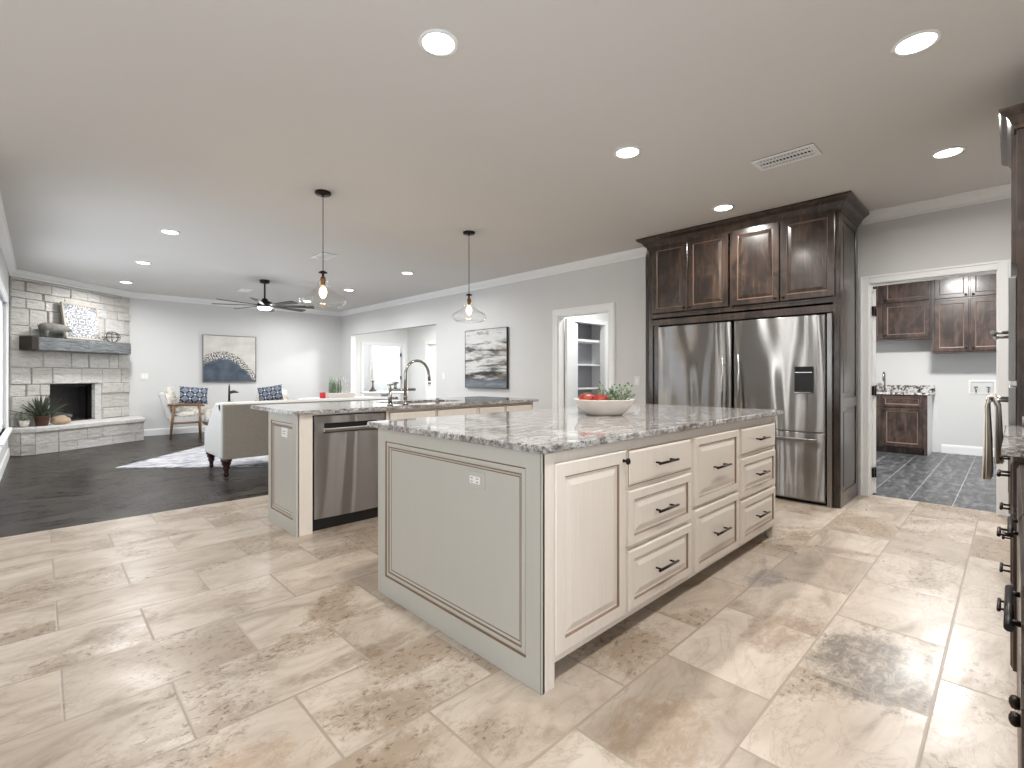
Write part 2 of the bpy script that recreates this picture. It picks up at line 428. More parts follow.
def copy_tree(o, parent=None):
    c = o.copy(); COL.objects.link(c)
    if parent: c.parent = parent
    OFF[c.name] = OFF.get(o.name, Vector())
    for ch in list(o.children): copy_tree(ch, c)
    return c

# ------------------------------------------------------------------ the room
LWX, BWY, RWX, RW2, KY = -.33, 11.65, 5.38, 5.77, 5.084
FA, FB = Vector((-.33, 10.3, 0)), Vector((1.2, 11.65, 0))
struct('floor', MB().box(-2.7, 5.85, -.75, KY, -.1, 0), M['travertine'])
struct('floor', MB().box(-.5, 9.6, KY, 15.2, -.1, 0), M['plank'])
struct('floor', MB().box(5.85, 10, -1.3, 2.55, -.1, 0), M['slate'])
struct('floor', MB().box(5.85, 9.6, 2.55, KY, -.1, 0), M['plank'])
struct('ceiling', MB().box(-2.8, 10, -1.4, 15.2, CZ, CZ+.1), M['ceiling'])
def wall_x(name, x0, x1, y0, y1, ops=(), mat='wall'):
    b = MB(); y = y0
    for (a, c, z0, z1) in sorted(ops):
        b.box(x0, x1, y, a, 0, CZ)
        if z0 > 0: b.box(x0, x1, a, c, 0, z0)
        if z1 < CZ: b.box(x0, x1, a, c, z1, CZ)
        y = c
    b.box(x0, x1, y, y1, 0, CZ); return struct(name, b, M[mat])
def wall_y(name, y0, y1, x0, x1, ops=(), mat='wall'):
    b = MB(); x = x0
    for (a, c, z0, z1) in sorted(ops):
        b.box(x, a, y0, y1, 0, CZ)
        if z0 > 0: b.box(a, c, y0, y1, 0, z0)
        if z1 < CZ: b.box(a, c, y0, y1, z1, CZ)
        x = c
    b.box(x, x1, y0, y1, 0, CZ); return struct(name, b, M[mat])
WIN = [(5.5, 6.9, .46, 2.15), (7.3, 9.45, .46, 2.15)]
wall_x('wall_left', LWX-.14, LWX, 5.0, BWY+.12, WIN)
wall_y('wall_nook', 5.0, 5.12, -2.7, LWX-.14)
wall_x('wall_west', -2.72, -2.6, -.75, 5.0, [(2.6, 3.9, .9, 2.1)])
wall_y('wall_south', -.80, -.66, -2.72, 5.9, [(-2.3, .85, .02, 2.2)])
wall_y('wall_back', BWY, BWY+.12, LWX-.14, RWX+.12)
wall_x('wall_right', RWX, RWX+.12, 3.17, BWY, [(3.70, 4.59, 0, 2.03), (7.61, 11.13, 0, 2.145)])
wall_x('wall_laundry', RW2, RW2+.12, -.75, 3.29, [(.09, .975, 0, 2.055)])
wall_y('wall_alcove', 3.17, 3.29, RWX+.12, RW2)
# laundry shell
wall_x('wall_laundry_far', 9.8, 9.92, -1.3, 2.55)
wall_y('wall_laundry_left', 2.43, 2.55, 5.89, 9.8)
wall_y('wall_laundry_right', -1.3, -1.18, 5.89, 9.8)
# pantry shell
wall_y('wall_pantry_back', 5.0, 5.1, 5.5, 8.0, [(6.26, 7.12, 0, 2.05)])
wall_x('wall_pantry_far', 8.0, 8.1, 3.29, 5.6)
wall_y('wall_pantry_closet', 5.5, 5.6, 5.5, 8.0)
# hall shell
wall_y('wall_hall_near', 6.9, 7.02, 5.5, 8.6)
wall_y('wall_hall_back', 12.7, 12.82, 5.38, 8.0, [(6.52, 7.80, 0, 2.03)], 'hall')
wall_x('wall_hall_far', 7.94, 8.06, 7.02, 15.1, [(10.85, 11.65, .0, 2.05)], 'hall')
wall_x('wall_hall_left', 5.38, 5.5, 11.77, 15.1)
wall_y('wall_hall_end', 15.0, 15.1, 5.5, 8.0, [(5.9, 7.6, .8, 2.1)])

CROWN = [(0, 0), (.085, 0), (.085, -.012), (.07, -.02), (.055, -.045), (.028, -.068), (.014, -.078), (.014, -.10), (0, -.10)]
def crown(n, path, prof=CROWN, z=CZ, mat='trim'): return struct(n, MB().sweep(prof, path, z), M[mat])
crown('trim_1', [(LWX, 5.0), (LWX, FA.y), (FB.x, FB.y), (RWX, BWY), (RWX, 3.17), (RW2, 3.17), (RW2, 2.93)])
crown('trim_2', [(RW2, 1.03), (RW2, -.66), (-2.6, -.66), (-2.6, 5.0), (LWX-.14, 5.0), (LWX, 5.0)])
BASE = [(0, 0), (.016, 0), (.016, .10), (.011, .125), (.004, .13), (0, .13)]
def base(n, path): return struct(n, MB().sweep(BASE, path, 0), M['trim'])
base('baseboard_left', [(LWX, 5.0), (LWX, 10.09)])
base('baseboard_back', [(1.36, BWY), (RWX, BWY), (RWX, 11.13)])
base('baseboard_right', [(RWX, 7.61), (RWX, 4.69)])
base('baseboard_corner', [(RWX, 3.61), (RWX, 3.17), (RWX+.1, 3.17)])
base('baseboard_laundry', [(9.8, .76), (9.8, -1.18), (5.89, -1.18)])
base('baseboard_hall', [(7.94, 12.7), (7.94, 11.75)])
def casing(name, M_, u0, u1, v1, w=.09, t=.02, v0=0):
    """door casing as a U around an opening, in a surface frame"""
    b = MB(M_)
    for a, c in ((u0-w, u0), (u1, u1+w)):
        b.box(a, c, v0, v1+w, 0, t); b.box(a+.012 if a < u0 else a+.055, c-.055 if a < u0 else c-.012, v0, v1+w-.012, t, t+.008)
    b.box(u0, u1, v1, v1+w, 0, t); b.box(u0-.01, u1+.01, v1+.055, v1+w-.012, t, t+.008)
    return struct(name, b, M['trim'], bevel=.003)
def fl(X): return frame((X, 0, 0), (-1, 0, 0))    # faces -x: u = -y
casing('trim_3', fl(RWX), -4.59, -3.70, 2.03)
struct('trim_4', MB().box(RWX+.0, RWX+.12, 4.575, 4.59, 0, 2.03).box(RWX, RWX+.12, 3.70, 3.715, 0, 2.03).box(RWX, RWX+.12, 3.715, 4.575, 2.015, 2.03), M['trim'])
casing('trim_5', fl(RW2), -.975, -.09, 2.055, .074)
struct('trim_6', MB().box(RW2, RW2+.12, .965, .975, 0, 2.055).box(RW2, RW2+.12, .09, .10, 0, 2.055).box(RW2, RW2+.12, .10, .965, 2.045, 2.055), M['trim'])
FN = lambda y: frame((0, y, 0), (0, -1, 0))       # faces -y: u = x
casing('trim_7', FN(12.7), 6.52, 7.80, 2.03)
casing('trim_8', FN(5.0), 6.26, 7.12, 2.05, .07)
casing('trim_9', fl(7.94), -11.65, -10.85, 2.05)
# living room windows in the left wall
def window(name, M_, u0, u1, v0, v1, wall_t, nm=2, sill=True):
    root = thing(name, M_ @ Vector(((u0+u1)/2, v0, 0)), None, None); root['kind'] = 'structure'
    b = MB(M_)
    for a, c, e, f in ((u0-.09, u0, v0-.0, v1+.09), (u1, u1+.09, v0, v1+.09), (u0, u1, v1, v1+.09)): b.box(a, c, e, f, 0, .022)
    b.box(u0, u0+.05, v0, v1, -wall_t, -.03).box(u1-.05, u1, v0, v1, -wall_t, -.03).box(u0, u1, v1-.05, v1, -wall_t, -.03).box(u0, u1, v0, v0+.05, -wall_t, -.03)
    for i in range(1, nm):
        u = u0+(u1-u0)*i/nm; b.box(u-.035, u+.035, v0, v1, -wall_t+.03, -.04)
    b.box(u0, u1, (v0+v1)/2-.02, (v0+v1)/2+.02, -wall_t+.03, -.05)
    b.build('window_frame', M['trim'], root, bevel=.003)
    if sill: MB(M_).box(u0-.12, u1+.12, v0-.035, v0, -.03, .06).box(u0-.1, u1+.1, v0-.12, v0-.035, 0, .02).build('window_sill', M['trim'], root, bevel=.004)
    MB(M_).box(u0+.04, u1-.04, v0+.04, v1-.04, -wall_t/2-.004, -wall_t/2+.004).build('pane', M['glass'], root)
FE = lambda X: frame((X, 0, 0), (1, 0, 0))        # faces +x: u = y
window('window_1', FE(LWX), 7.3, 9.45, .46, 2.15, .14)
window('window_2', FE(LWX), 5.5, 6.9, .46, 2.15, .14)
window('window_3', FE(-2.6), 2.6, 3.9, .9, 2.1, .12, 2)
window('added_window', frame((0, -.66, 0), (0, 1, 0)), -.85, 2.3, .02, 2.2, .14, 3, False)  # unseen opening added behind the camera to light the cabinet fronts
window('window_5', FN(15.0), 5.9, 7.6, .8, 2.1, .1, 2)

# ------------------------------------------------------------------ stone fireplace
ft = (FB-FA).normalized(); fn = Vector((ft.y, -ft.x, 0))
MF = Matrix((ft, Vector((0, 0, 1)), fn)).transposed().to_4x4(); MF.translation = FA   # local x along, y up, z out
FL = (FB-FA).length
BX0, BX1, BZ0, BZ1, HZ = .57, 1.47, .41, 1.03, .40
fp = thing('stone_fireplace', (FA+FB)/2, 'stacked pale limestone corner fireplace reaching the ceiling', 'fireplace')
b = MB(MF)
b.box(0, BX0, 0, CZ-.005, -.02, .0, 1).box(BX1, FL, 0, CZ-.005, -.02, 0, 1).box(BX0, BX1, BZ1, CZ-.005, -.02, 0, 1).box(BX0, BX1, 0, BZ0, -.02, 0, 1)
z = 0.0; RS = random.Random(3)
while z < CZ-.13:
    h = RS.choice([.11, .15, .18, .22, .26]); h = min(h, CZ-.108-z)
    if z < BZ0 and z+h > BZ0-.06: h = BZ0-z
    if z < BZ1 and z+h > BZ1: h = BZ1-z
    x = 0.0
    while x < FL-.02:
        w_ = min(RS.uniform(.16, .52), FL-x)
        if FL-x-w_ < .1: w_ = FL-x
        if BZ0-.01 <= z < BZ1-.01:
            if x < BX0 <= x+w_+.08: w_ = BX0-x
            elif BX0-.01 <= x < BX1-.01: x = BX1; continue
        d = RS.uniform(.02, .05)
        sh = RS.random()
        x0, x1, z0, z1 = x+.003, x+w_-.003, z+.003, z+h-.003; c_ = .009
        bb = [(x0, z0), (x1, z0), (x1, z1), (x0, z1)]
        back = [b.vert((p, q, 0)) for p, q in bb]
        mid = [b.vert((p+RS.uniform(-.004, .004), q+RS.uniform(-.003, .003), d-.012)) for p, q in bb]
        fr_ = [b.vert((p+(c_ if k in (0, 3) else -c_), q+(c_ if k < 2 else -c_), d+RS.uniform(-.005, .005))) for k, (p, q) in enumerate(bb)]
        for r0, r1 in ((back, mid), (mid, fr_)):
            for k in range(4): b.face((r0[k], r0[(k+1) % 4], r1[(k+1) % 4], r1[k]), 0, False, sh)
        b.face(fr_, 0, False, sh); x += w_
    z += h
b.build('stone_facing', [M['stone'], M['mortar']], fp)
b = MB(MF)       # firebox
dpt = -.42
b.box(BX0, BX1, BZ0-.02, BZ0, dpt, 0).box(BX0, BX1, BZ1, BZ1+.02, dpt, -.0).box(BX0-.02, BX0, BZ0, BZ1, dpt, 0).box(BX1, BX1+.02, BZ0, BZ1, dpt, 0).box(BX0, BX1, BZ0, BZ1, dpt-.02, dpt)
b.build('firebox', M['firebox'], fp)
MB(MF).box(BX1-.12, BX1-.001, BZ0, BZ1, -.05, .012).build('stone_jamb', M['stone'], fp)
b = MB(MF); b.box(BX0+.03, BX0+.05, BZ0, BZ1-.02, -.13, -.10).box(BX1-.16, BX1-.135, BZ0, BZ1-.02, -.13, -.10).box(BX0+.03, BX1-.135, BZ1-.05, BZ1-.02, -.13, -.10)
b.build('screen_frame', M['black'], fp)
MB(MF).tube([(BX0+.28, BZ0+.09, -.25), (BX0+.5, BZ0+.08, -.25)], .035).tube([(BX0+.33, BZ0+.14, -.3), (BX0+.56, BZ0+.06, -.2)], .03).build('log', M['pigwood'], fp)
hp = [(-.33, 10.12), (-.2, 10.03), (-.05, 10.04), (.2, 10.19), (1.34, 10.98), (1.36, 11.645), (1.2, 11.645)]
hpi = [(FA.x+.0, FA.y)]
b = MB(); b.prism(hp+[(FA.x+ft.x*.02, FA.y+ft.y*.02)], 0, .33, 1)
RS = random.Random(5)
pth = [Vector(p).to_3d() for p in hp[:6]]
for k in range(len(pth)-1):
    a, c = pth[k], pth[k+1]; L_ = (c-a).length; t_ = (c-a).normalized(); n_ = Vector((t_.y, -t_.x, 0))
    for z0, z1 in ((.0, .15), (.15, .33)):
        x = 0
        while x < L_-.01:
            w_ = min(RS.uniform(.2, .42), L_-x)
            if L_-x-w_ < .12: w_ = L_-x
            d = RS.uniform(.006, .02); sh = RS.random()
            P = [a+t_*(x+.003), a+t_*(x+w_-.003)]
            q = [P[0], P[1], P[1]+n_*d, P[0]+n_*d]
            i0 = [b.vert((p.x, p.y, z0+.004)) for p in q]; i1 = [b.vert((p.x, p.y, z1-.004)) for p in q]
            for r_ in range(4): b.face((i0[r_], i0[(r_+1) % 4], i1[(r_+1) % 4], i1[r_]), 0, False, sh)
            b.face(i0[::-1], 0, False, sh); b.face(i1, 0, False, sh); x += w_
b.build('hearth_base', [M['stone'], M['mortar']], fp)
hp2 = [(-.33, 10.085), (-.2, 9.99), (-.04, 10.0), (.22, 10.15), (1.375, 10.95), (1.395, 11.645), (1.2, 11.645), (FA.x+ft.x*.02, FA.y+ft.y*.02)]
MB().prism(hp2, .33, HZ).build('hearth_slab', M['stone'], fp, bevel=.012)
mt = thing('fireplace_mantel', MF @ Vector((.9, 1.55, .16)), 'weathered grey timber mantel beam with dark iron end strap on the stone chimney', 'mantel')
MB(MF).box(0.20, 1.83, 1.555, 1.755, .045, .25).build('beam', M['beam'], mt, bevel=.012)
MB(MF).box(.10, .20, 1.552, 1.758, .045, .253).build('iron_strap', M['iron'], mt, bevel=.006)
MZ = 1.756
# things on the mantel
ap = thing('carved_panel', MF @ Vector((.95, MZ, .16)), 'square whitewashed panel with grey medallion pattern leaning on the mantel', 'wall art')
TL = Matrix.Rotation(math.radians(-9), 4, 'X'); MA = MF @ Matrix.Translation((.965, MZ+.005, .19)) @ TL
MB(MA).box(-.31, .31, 0, .03, 0, .03).box(-.31, .31, .57, .60, 0, .03).box(-.31, -.28, .03, .57, 0, .03).box(.28, .31, .03, .57, 0, .03).build('panel_frame', plain('greige_painted_wood', (172, 164, 152), .8, var=14), ap, bevel=.003)
pc = MB(Matrix.Translation((0, 0, 0))).box(-.28, .28, -.01, .006, -.27, .27).build('carved_face', M['art_medal'], None, origin=(0, 0, 0))
pc.parent = ap; pc.matrix_local = Matrix.Translation(-OFF[ap.name]) @ MA @ Matrix.Translation((0, .3, .012)) @ Matrix.Rotation(-PI/2, 4, 'X') @ Matrix.Rotation(PI/2, 4, 'X') @ Matrix.Rotation(-PI/2, 4, 'X')
# carved pig
pg = MF @ Matrix.Translation((.52, MZ, .17)) @ Matrix.Rotation(-PI/2, 4, 'X')   # local x along mantel, z up
def pigmesh():
    b = MB(pg)
    prof = [(-.235, .015, .16), (-.22, .055, .155), (-.15, .078, .155), (-.05, .083, .15), (.06, .078, .15), (.13, .066, .16), (.19, .05, .155), (.235, .034, .14), (.27, .026, .125), (.275, .01, .125)]
    b.rings([[(x, math.cos(2*PI*k/14)*r*.85, z+math.sin(2*PI*k/14)*r) for k in range(14)] for x, r, z in prof])
    for x, y in ((-.17, .035), (-.17, -.035), (.1, .035), (.1, -.035)): b.tube([(x, y, .11), (x+.005, y, .05), (x-.005, y, 0)], [.032, .022, .018], 8)
    for y in (.035, -.035): b.rings([[(.16, y-.01, .2), (.2, y, .195), (.18, y+.01, .2)], [(.21, y*1.4, .225), (.212, y*1.4, .225), (.211, y*1.4+.002, .225)]], 0, False)
    b.tube([(-.23, 0, .17), (-.26, .01, .19), (-.265, .0, .165)], .005, 6)
    return b
tag(pigmesh().build('pig_figurine', M['pigwood']), 'weathered wooden pig figurine standing on the mantel beam', 'figurine')
# wire orb
b = MB(); c_ = MF @ Vector((1.52, MZ+.095, .17))
for k in range(4):
    a = k*PI/4; u_ = Vector((math.cos(a), math.sin(a), 0))
    b.tube([c_+(u_*math.cos(t*PI/10)*.115+Vector((0, 0, 1))*math.sin(t*PI/10)*.092) for t in range(21)], .004, 6)
b.tube([c_+Vector((math.cos(t*PI/10)*.115, math.sin(t*PI/10)*.115, 0)) for t in range(21)], .004, 6)
wo = b.build('wire_orb', M['iron'], None); tag(wo, 'open twisted wire orb on the right of the mantel', 'ornament')
b = MB()
for k in range(70):
    c2 = MF @ Vector((1.30+R.uniform(-.1, .12), MZ+.012+R.uniform(0, .05), .17+R.uniform(-.05, .07))); d = Vector((R.uniform(-1, 1), R.uniform(-1, 1), R.uniform(0, 1))).normalized()*.04
    s_ = d.cross(Vector((0, 0, 1))).normalized()*.008
    i = [b.vert(c2), b.vert(c2+d*.5+s_), b.vert(c2+d), b.vert(c2+d*.5-s_)]; b.face(i)
tag(b.build('greenery_sprig', M['agave'], None, recalc=False), 'small bunch of dark greenery lying between panel and wire orb', 'greenery')
# agave pot on the hearth
def agave(c, H=.36, n=38):
    root = thing('potted_agave', c, 'spiky agave in a terracotta pot on the hearth left of the firebox', 'plant')
    C0 = Vector(c); MB().lathe([(.062, 0), (.07, .01), (.092, .13), (.1, .13), (.1, .155), (.086, .155), (.08, .12)], C0, 24, cap=(True, True)).build('pot', M['terracotta'], root)
    b = MB(); RA = random.Random(11)
    for k in range(n):
        a = k*2.399+RA.uniform(-.2, .2); el = .25+1.25*(k/n)**.8; L_ = H*RA.uniform(.75, 1.1)
        d = Vector((math.cos(a)*math.cos(el), math.sin(a)*math.cos(el), math.sin(el))); s_ = Vector((-math.sin(a), math.cos(a), 0)); up = s_.cross(d)*-1
        base_ = C0+Vector((math.cos(a)*.03, math.sin(a)*.03, .13)); rings = []
        for t in (0, .25, .5, .75, 1):
            w2 = .024*(1-t)**.6*(.7+.8*t) if t < 1 else .001; p = base_+d*L_*t+Vector((0, 0, -.04*t*t*math.cos(el)))
            rings.append([p-s_*w2+up*w2*.35, p-up*.004, p+s_*w2+up*w2*.35, p+up*.001])
        b.rings(rings, 0, False)
    b.build('leaves', M['agave'], root)
agave((.02, 10.34, HZ))
def lump(name, c, r, sc_, mat, label, cat, amp=.25, seed=0, flat=True):
    b = MB(); b.ball((0, 0, 0), r, 12, 0, sc_, lambda p, a, th: 1+amp*noise.noise(p*(2.2/r)+Vector((seed, seed, 0))))
    zmin = min(p.z for p in b.v); b.v = [Vector((p.x, p.y, max(p.z, zmin*.75)))+Vector(c)+Vector((0, 0, -zmin*.75)) for p in b.v]
    return tag(b.build(name, mat, None), label, cat)
lump('split_geode', (.23, 10.42, HZ), .1, (1.2, .8, .75), M['oakbowl'], 'tan rounded split stone beside the agave pot on the hearth', 'stone')
b = MB(); RA = random.Random(4)
for k in range(110):
    a = RA.uniform(0, 2*PI); rr = RA.uniform(0, .10); c2 = Vector((-.17+math.cos(a)*rr, 10.24+math.sin(a)*rr*.8, HZ+.09+RA.uniform(0, .12))); d = Vector((math.cos(a), math.sin(a), RA.uniform(-.3, .8))).normalized()*.05
    s_ = d.cross(Vector((0, 0, 1))).normalized()*.013; i = [b.vert(c2), b.vert(c2+d*.5+s_), b.vert(c2+d), b.vert(c2+d*.5-s_)]; b.face(i)
hb = thing('small_potted_plant', (-.17, 10.24, HZ), 'low pale green plant in a white pot at the left end of the hearth', 'plant')
b.build('foliage', M['leaf2'], hb, recalc=False); MB().lathe([(.045, 0), (.065, .10), (.06, .10), (.05, .09)], (-.17, 10.24, HZ), 20).build('pot', M['ceramic'], hb)

# ------------------------------------------------------------------ cabinet fronts
def raised(b, u0, u1, v0, v1, t=.02, fw=.058, z0=0):
    T = z0+t
    b.insets(u0, u1, v0, v1, [(0, z0, 0), (0, T-.004, 0), (.005, T, 0), (fw-.004, T, 0), (fw, T-.004, 1), (fw+.003, T-.008, 1), (fw+.009, T-.009, 0), (fw+.034, T-.002, 0), (fw+.037, T-.001, 0), (fw+.040, T-.001, 0)])
def shaker(b, u0, u1, v0, v1, t=.02, fw=.058, z0=0):
    T = z0+t
    b.insets(u0, u1, v0, v1, [(0, z0, 0), (0, T-.003, 0), (.004, T, 0), (fw-.008, T, 0), (fw, T-.003, 1), (fw+.004, T-.010, 1), (fw+.02, T-.010, 0), (fw+.022, T-.010, 0)])
def slab(b, u0, u1, v0, v1, t=.02, z0=0):
    T = z0+t
    b.insets(u0, u1, v0, v1, [(0, z0, 0), (0, T-.007, 0), (.004, T-.006, 1), (.014, T, 0), (.016, T, 0)])
def pull(M_, u, v, L_=.13, mat='bronze', parent=None, z0=.02, so=.032, r=.0062, vert=False, name='pull'):
    b = MB(M_); d = (0, 1) if vert else (1, 0)
    e = lambda s_: (u+d[0]*s_*L_/2, v+d[1]*s_*L_/2, z0+so)
    b.tube([e(-1), e(1)], r, 10)
    for s_ in (-.72, .72):
        p = e(s_); b.tube([(p[0], p[1], z0), (p[0], p[1], z0+so)], r*.8, 8)
    return b.build(name, M[mat], parent)
def knob(M_, u, v, parent=None, z0=.02, r=.015, mat='bronze'):
    b = MB(M_ @ Matrix.Translation((u, v, z0))); b.lathe([(.008, 0), (.006, .006), (.005, .014), (r*.8, .018), (r, .024), (r*.85, .029), (r*.3, .032)], n=16)
    return b.build('knob', M[mat], parent)

# ---- main island
IX0, IX1, IY0, IY1 = 1.317, 3.835, 1.198, 2.402
isl = thing('kitchen_island', (2.55, 1.8, 0), 'large cream glazed kitchen island with drawers and a recessed end panel greyed as shade', 'kitchen island')
FY = 1.212
b = MB(); b.box(IX0+.02, IX1-.02, FY, IY1-.01, .08, .884)
b.box(IX0+.08, IX1-.10, FY+.16, IY1-.07, 0, .08)
b.build('carcass', M['cream'], isl)
for bx in ((IX0+.001, IX0+.068, IY0, IY0+.05, 0, .884), (IX0+.001, IX0+.068, IY1-.04, IY1, 0, .884), (IX1-.05, IX1, IY0+.01, IY0+.05, 0, .884), (IX1-.05, IX1, IY1-.04, IY1, 0, .884)):
    MB().box(*bx).build('corner_post', M['cream'], isl, bevel=.002)
MB().box(IX1-.02, IX1, IY0+.05, IY1-.04, 0, .884).build('side_panel', M['cream'], isl)
MI = frame((IX0, 0, 0), (-1, 0, 0))
b = MB(MI)
b.insets(-IY1, -IY0, 0, .884, [(0, -.012, 0), (0, .0, 0)], cap=False)
o1 = (-2.325, -1.283, .102, .821)
b.nest([(-IY1, -IY0, 0, .884, 0, 0)]+[(o1[0]+i, o1[1]-i, o1[2]+i, o1[3]-i, d, m) for i, d, m in ((0, 0, 0), (.003, -.006, 1), (.007, -.006, 1), (.016, -.002, 0), (.026, -.003, 0), (.030, -.007, 1), (.033, -.007, 1), (.040, -.011, 0), (.045, -.012, 1), (.050, -.012, 0))])
b.build('end_panel', [M['shaded_panel'], M['glaze']], isl)
MB(MI).box(-IY0-.010, -IY0-.008, 0, .884, 0, .0012).build('corner_bead', M['glaze'], isl)
ot = MB(MI).insets(-1.648, -1.530, .692, .762, [(0, -.012, 0), (0, -.006, 0), (.003, -.005, 0)]).build('outlet', M['almond'], isl)
MB(MI).insets(-1.622, -1.556, .712, .742, [(0, -.005, 0), (0, -.0035, 0), (.002, -.003, 0)]).build('outlet_face', M['white'], ot)
for uu in (-1.607, -1.571):
    for vv in (.720, .734): MB(MI).box(uu-.006, uu+.006, vv-.0015, vv+.0015, -.004, -.002).build('outlet_slot', M['dark'], ot)
MD = frame((0, FY, 0), (0, -1, 0))
MM = [M['cream'], M['glaze']]
def door(M_, u0, u1, v0, v1, parent, kn=None, mats=MM, style=raised, t=.02, name='door'):
    b = MB(M_); style(b, u0, u1, v0, v1, t)
    o = b.build(name, mats, parent)
    if kn: knob(M_, kn[0], kn[1], o, t)
    return o
door(MD, 1.385, 1.860, .112, .838, isl, (1.838, .795))
def drawer(M_, u0, u1, v0, v1, parent, style=raised, L_=.13, mats=MM, fw=.045, mat='bronze'):
    b = MB(M_)
    if style is raised: raised(b, u0, u1, v0, v1, .02, fw)
    elif style is shaker: shaker(b, u0, u1, v0, v1, .02, fw)
    else: slab(b, u0, u1, v0, v1)
    o = b.build('drawer', mats, parent)
    pull(M_, (u0+u1)/2, (v0+v1)/2, L_, mat, o); return o
for (u0, u1, v0, v1, st) in ((1.885, 2.490, .672, .835, slab), (1.885, 2.490, .404, .650, raised), (1.885, 2.490, .115, .382, raised),
                             (2.535, 3.130, .462, .832, raised), (2.535, 3.130, .103, .440, raised),
                             (3.178, 3.80, .664, .832, slab), (3.178, 3.80, .392, .640, raised), (3.178, 3.80, .103, .372, raised)):
    drawer(MD, u0, u1, v0, v1, isl, st, .185)
ct = MB().box(1.296, 3.915, 1.172, 2.49, .885, .915).build('granite_countertop', M['granite'], None, bevel=.006)
tag(ct, 'grey and white granite worktop on the large island under the white bowl', 'countertop')

# ---- sink island
SX0, SX1, SY0, SY1 = 1.33, 3.83, 3.61, 4.21
si = thing('sink_island', (2.6, 3.9, 0), 'narrower cream island with sink and dishwasher behind the large island', 'kitchen island')
b = MB(); b.box(SX0+.02, 1.447, SY0+.001, SY1-.001, 0, .884).box(2.06, SX1, SY0+.012, SY1, .09, .884).box(2.06, SX1-.06, SY0+.07, SY1, 0, .09).box(1.447, 2.06, 4.2, SY1, 0, .884).box(1.447, 2.06, SY0+.01, SY1, .872, .884)
b.build('carcass', M['cream'], si)
MS = frame((SX0, 0, 0), (-1, 0, 0)); b = MB(MS); o1 = (-4.15, -3.675, .105, .815)
b.nest([(-SY1, -SY0, 0, .884, -.012, 0), (-SY1, -SY0, 0, .884, 0, 0)]+[(o1[0]+i, o1[1]-i, o1[2]+i, o1[3]-i, d, m) for i, d, m in ((0, 0, 0), (.003, -.006, 1), (.007, -.006, 1), (.016, -.002, 0), (.026, -.003, 0), (.030, -.007, 1), (.033, -.007, 1), (.040, -.011, 0), (.045, -.012, 1), (.050, -.012, 0))])
b.build('end_panel', [M['shaded_panel'], M['glaze']], si)
ot = MB(MS).insets(-3.93, -3.815, .70, .77, [(0, -.012, 0), (0, -.006, 0), (.003, -.005, 0)]).build('outlet', M['white'], si)
for vv in (.725, .742): MB(MS).box(-3.90, -3.845, vv, vv+.003, -.006, -.004).build('outlet_slot', M['dark'], ot)
MSF = frame((0, SY0+.012, 0), (0, -1, 0))
for u0, u1 in ((2.085, 2.545), (2.565, 3.03), (3.06, 3.40), (3.42, 3.80)):
    drawer(MSF, u0, u1, .70, .862, si, slab, .12)
    door(MSF, u0, u1, .11, .68, si, (u1-.04, .64))
st = MB()
for bx in ((1.292, 3.87, 3.575, 3.80), (1.292, 3.87, 4.24, 4.54), (1.292, 2.28, 3.80, 4.24), (3.05, 3.87, 3.80, 4.24)): st.box(bx[0], bx[1], bx[2], bx[3], .885, .915)
so = st.build('granite_countertop', M['granite']); tag(so, 'grey granite worktop with sink cutout on the narrower rear island', 'countertop')
sk = MB(); sk.box(2.28, 3.05, 3.80, 4.24, .66, .67).box(2.28, 2.288, 3.80, 4.24, .67, .88).box(3.042, 3.05, 3.80, 4.24, .67, .88).box(2.28, 3.05, 3.80, 3.808, .67, .88).box(2.28, 3.05, 4.232, 4.24, .67, .88)
tag(sk.build('sink_basin', M['steel_flat']), 'stainless undermount sink basin set in the rear island', 'sink')
# dishwasher
dw = thing('dishwasher', (1.75, 3.9, 0), 'stainless steel dishwasher built into the end of the rear island', 'dishwasher')
MB().box(1.455, 2.052, 3.625, 4.19, .09, .868).box(1.455, 2.052, 3.66, 4.1, 0, .09).build('tub', M['dark'], dw)
MW = frame((0, 3.625, 0), (0, -1, 0))
b = MB(MW); nn = 18; prof = []
for i in range(nn+1):
    u = 1.458+(2.049-1.458)*i/nn; prof.append((u, .018+.014*math.sin(PI*i/nn)))
b.rings([[(u, .10, 0), (u, .10, d), (u, .735, d), (u, .735, 0)] for u, d in prof], 0, False)
b.rings([[(u, .81, 0), (u, .81, d), (u, .865, d), (u, .865, 0)] for u, d in prof], 0, False)
b.box(1.458, 1.53, .735, .81, 0, .022).box(1.975, 2.049, .735, .81, 0, .022)
b.build('door_panel', M['steel'], dw)
MB(MW).box(1.53, 1.975, .735, .81, -.0, .003).build('handle_recess', M['dark'], dw)
MB(MW).box(1.52, 1.985, .742, .772, .018, .042).build('handle', M['steel_flat'], dw, bevel=.006)
MB(MW).box(1.458, 2.049, .02, .088, -.03, -.02).build('kick_plate', M['dark'], dw)
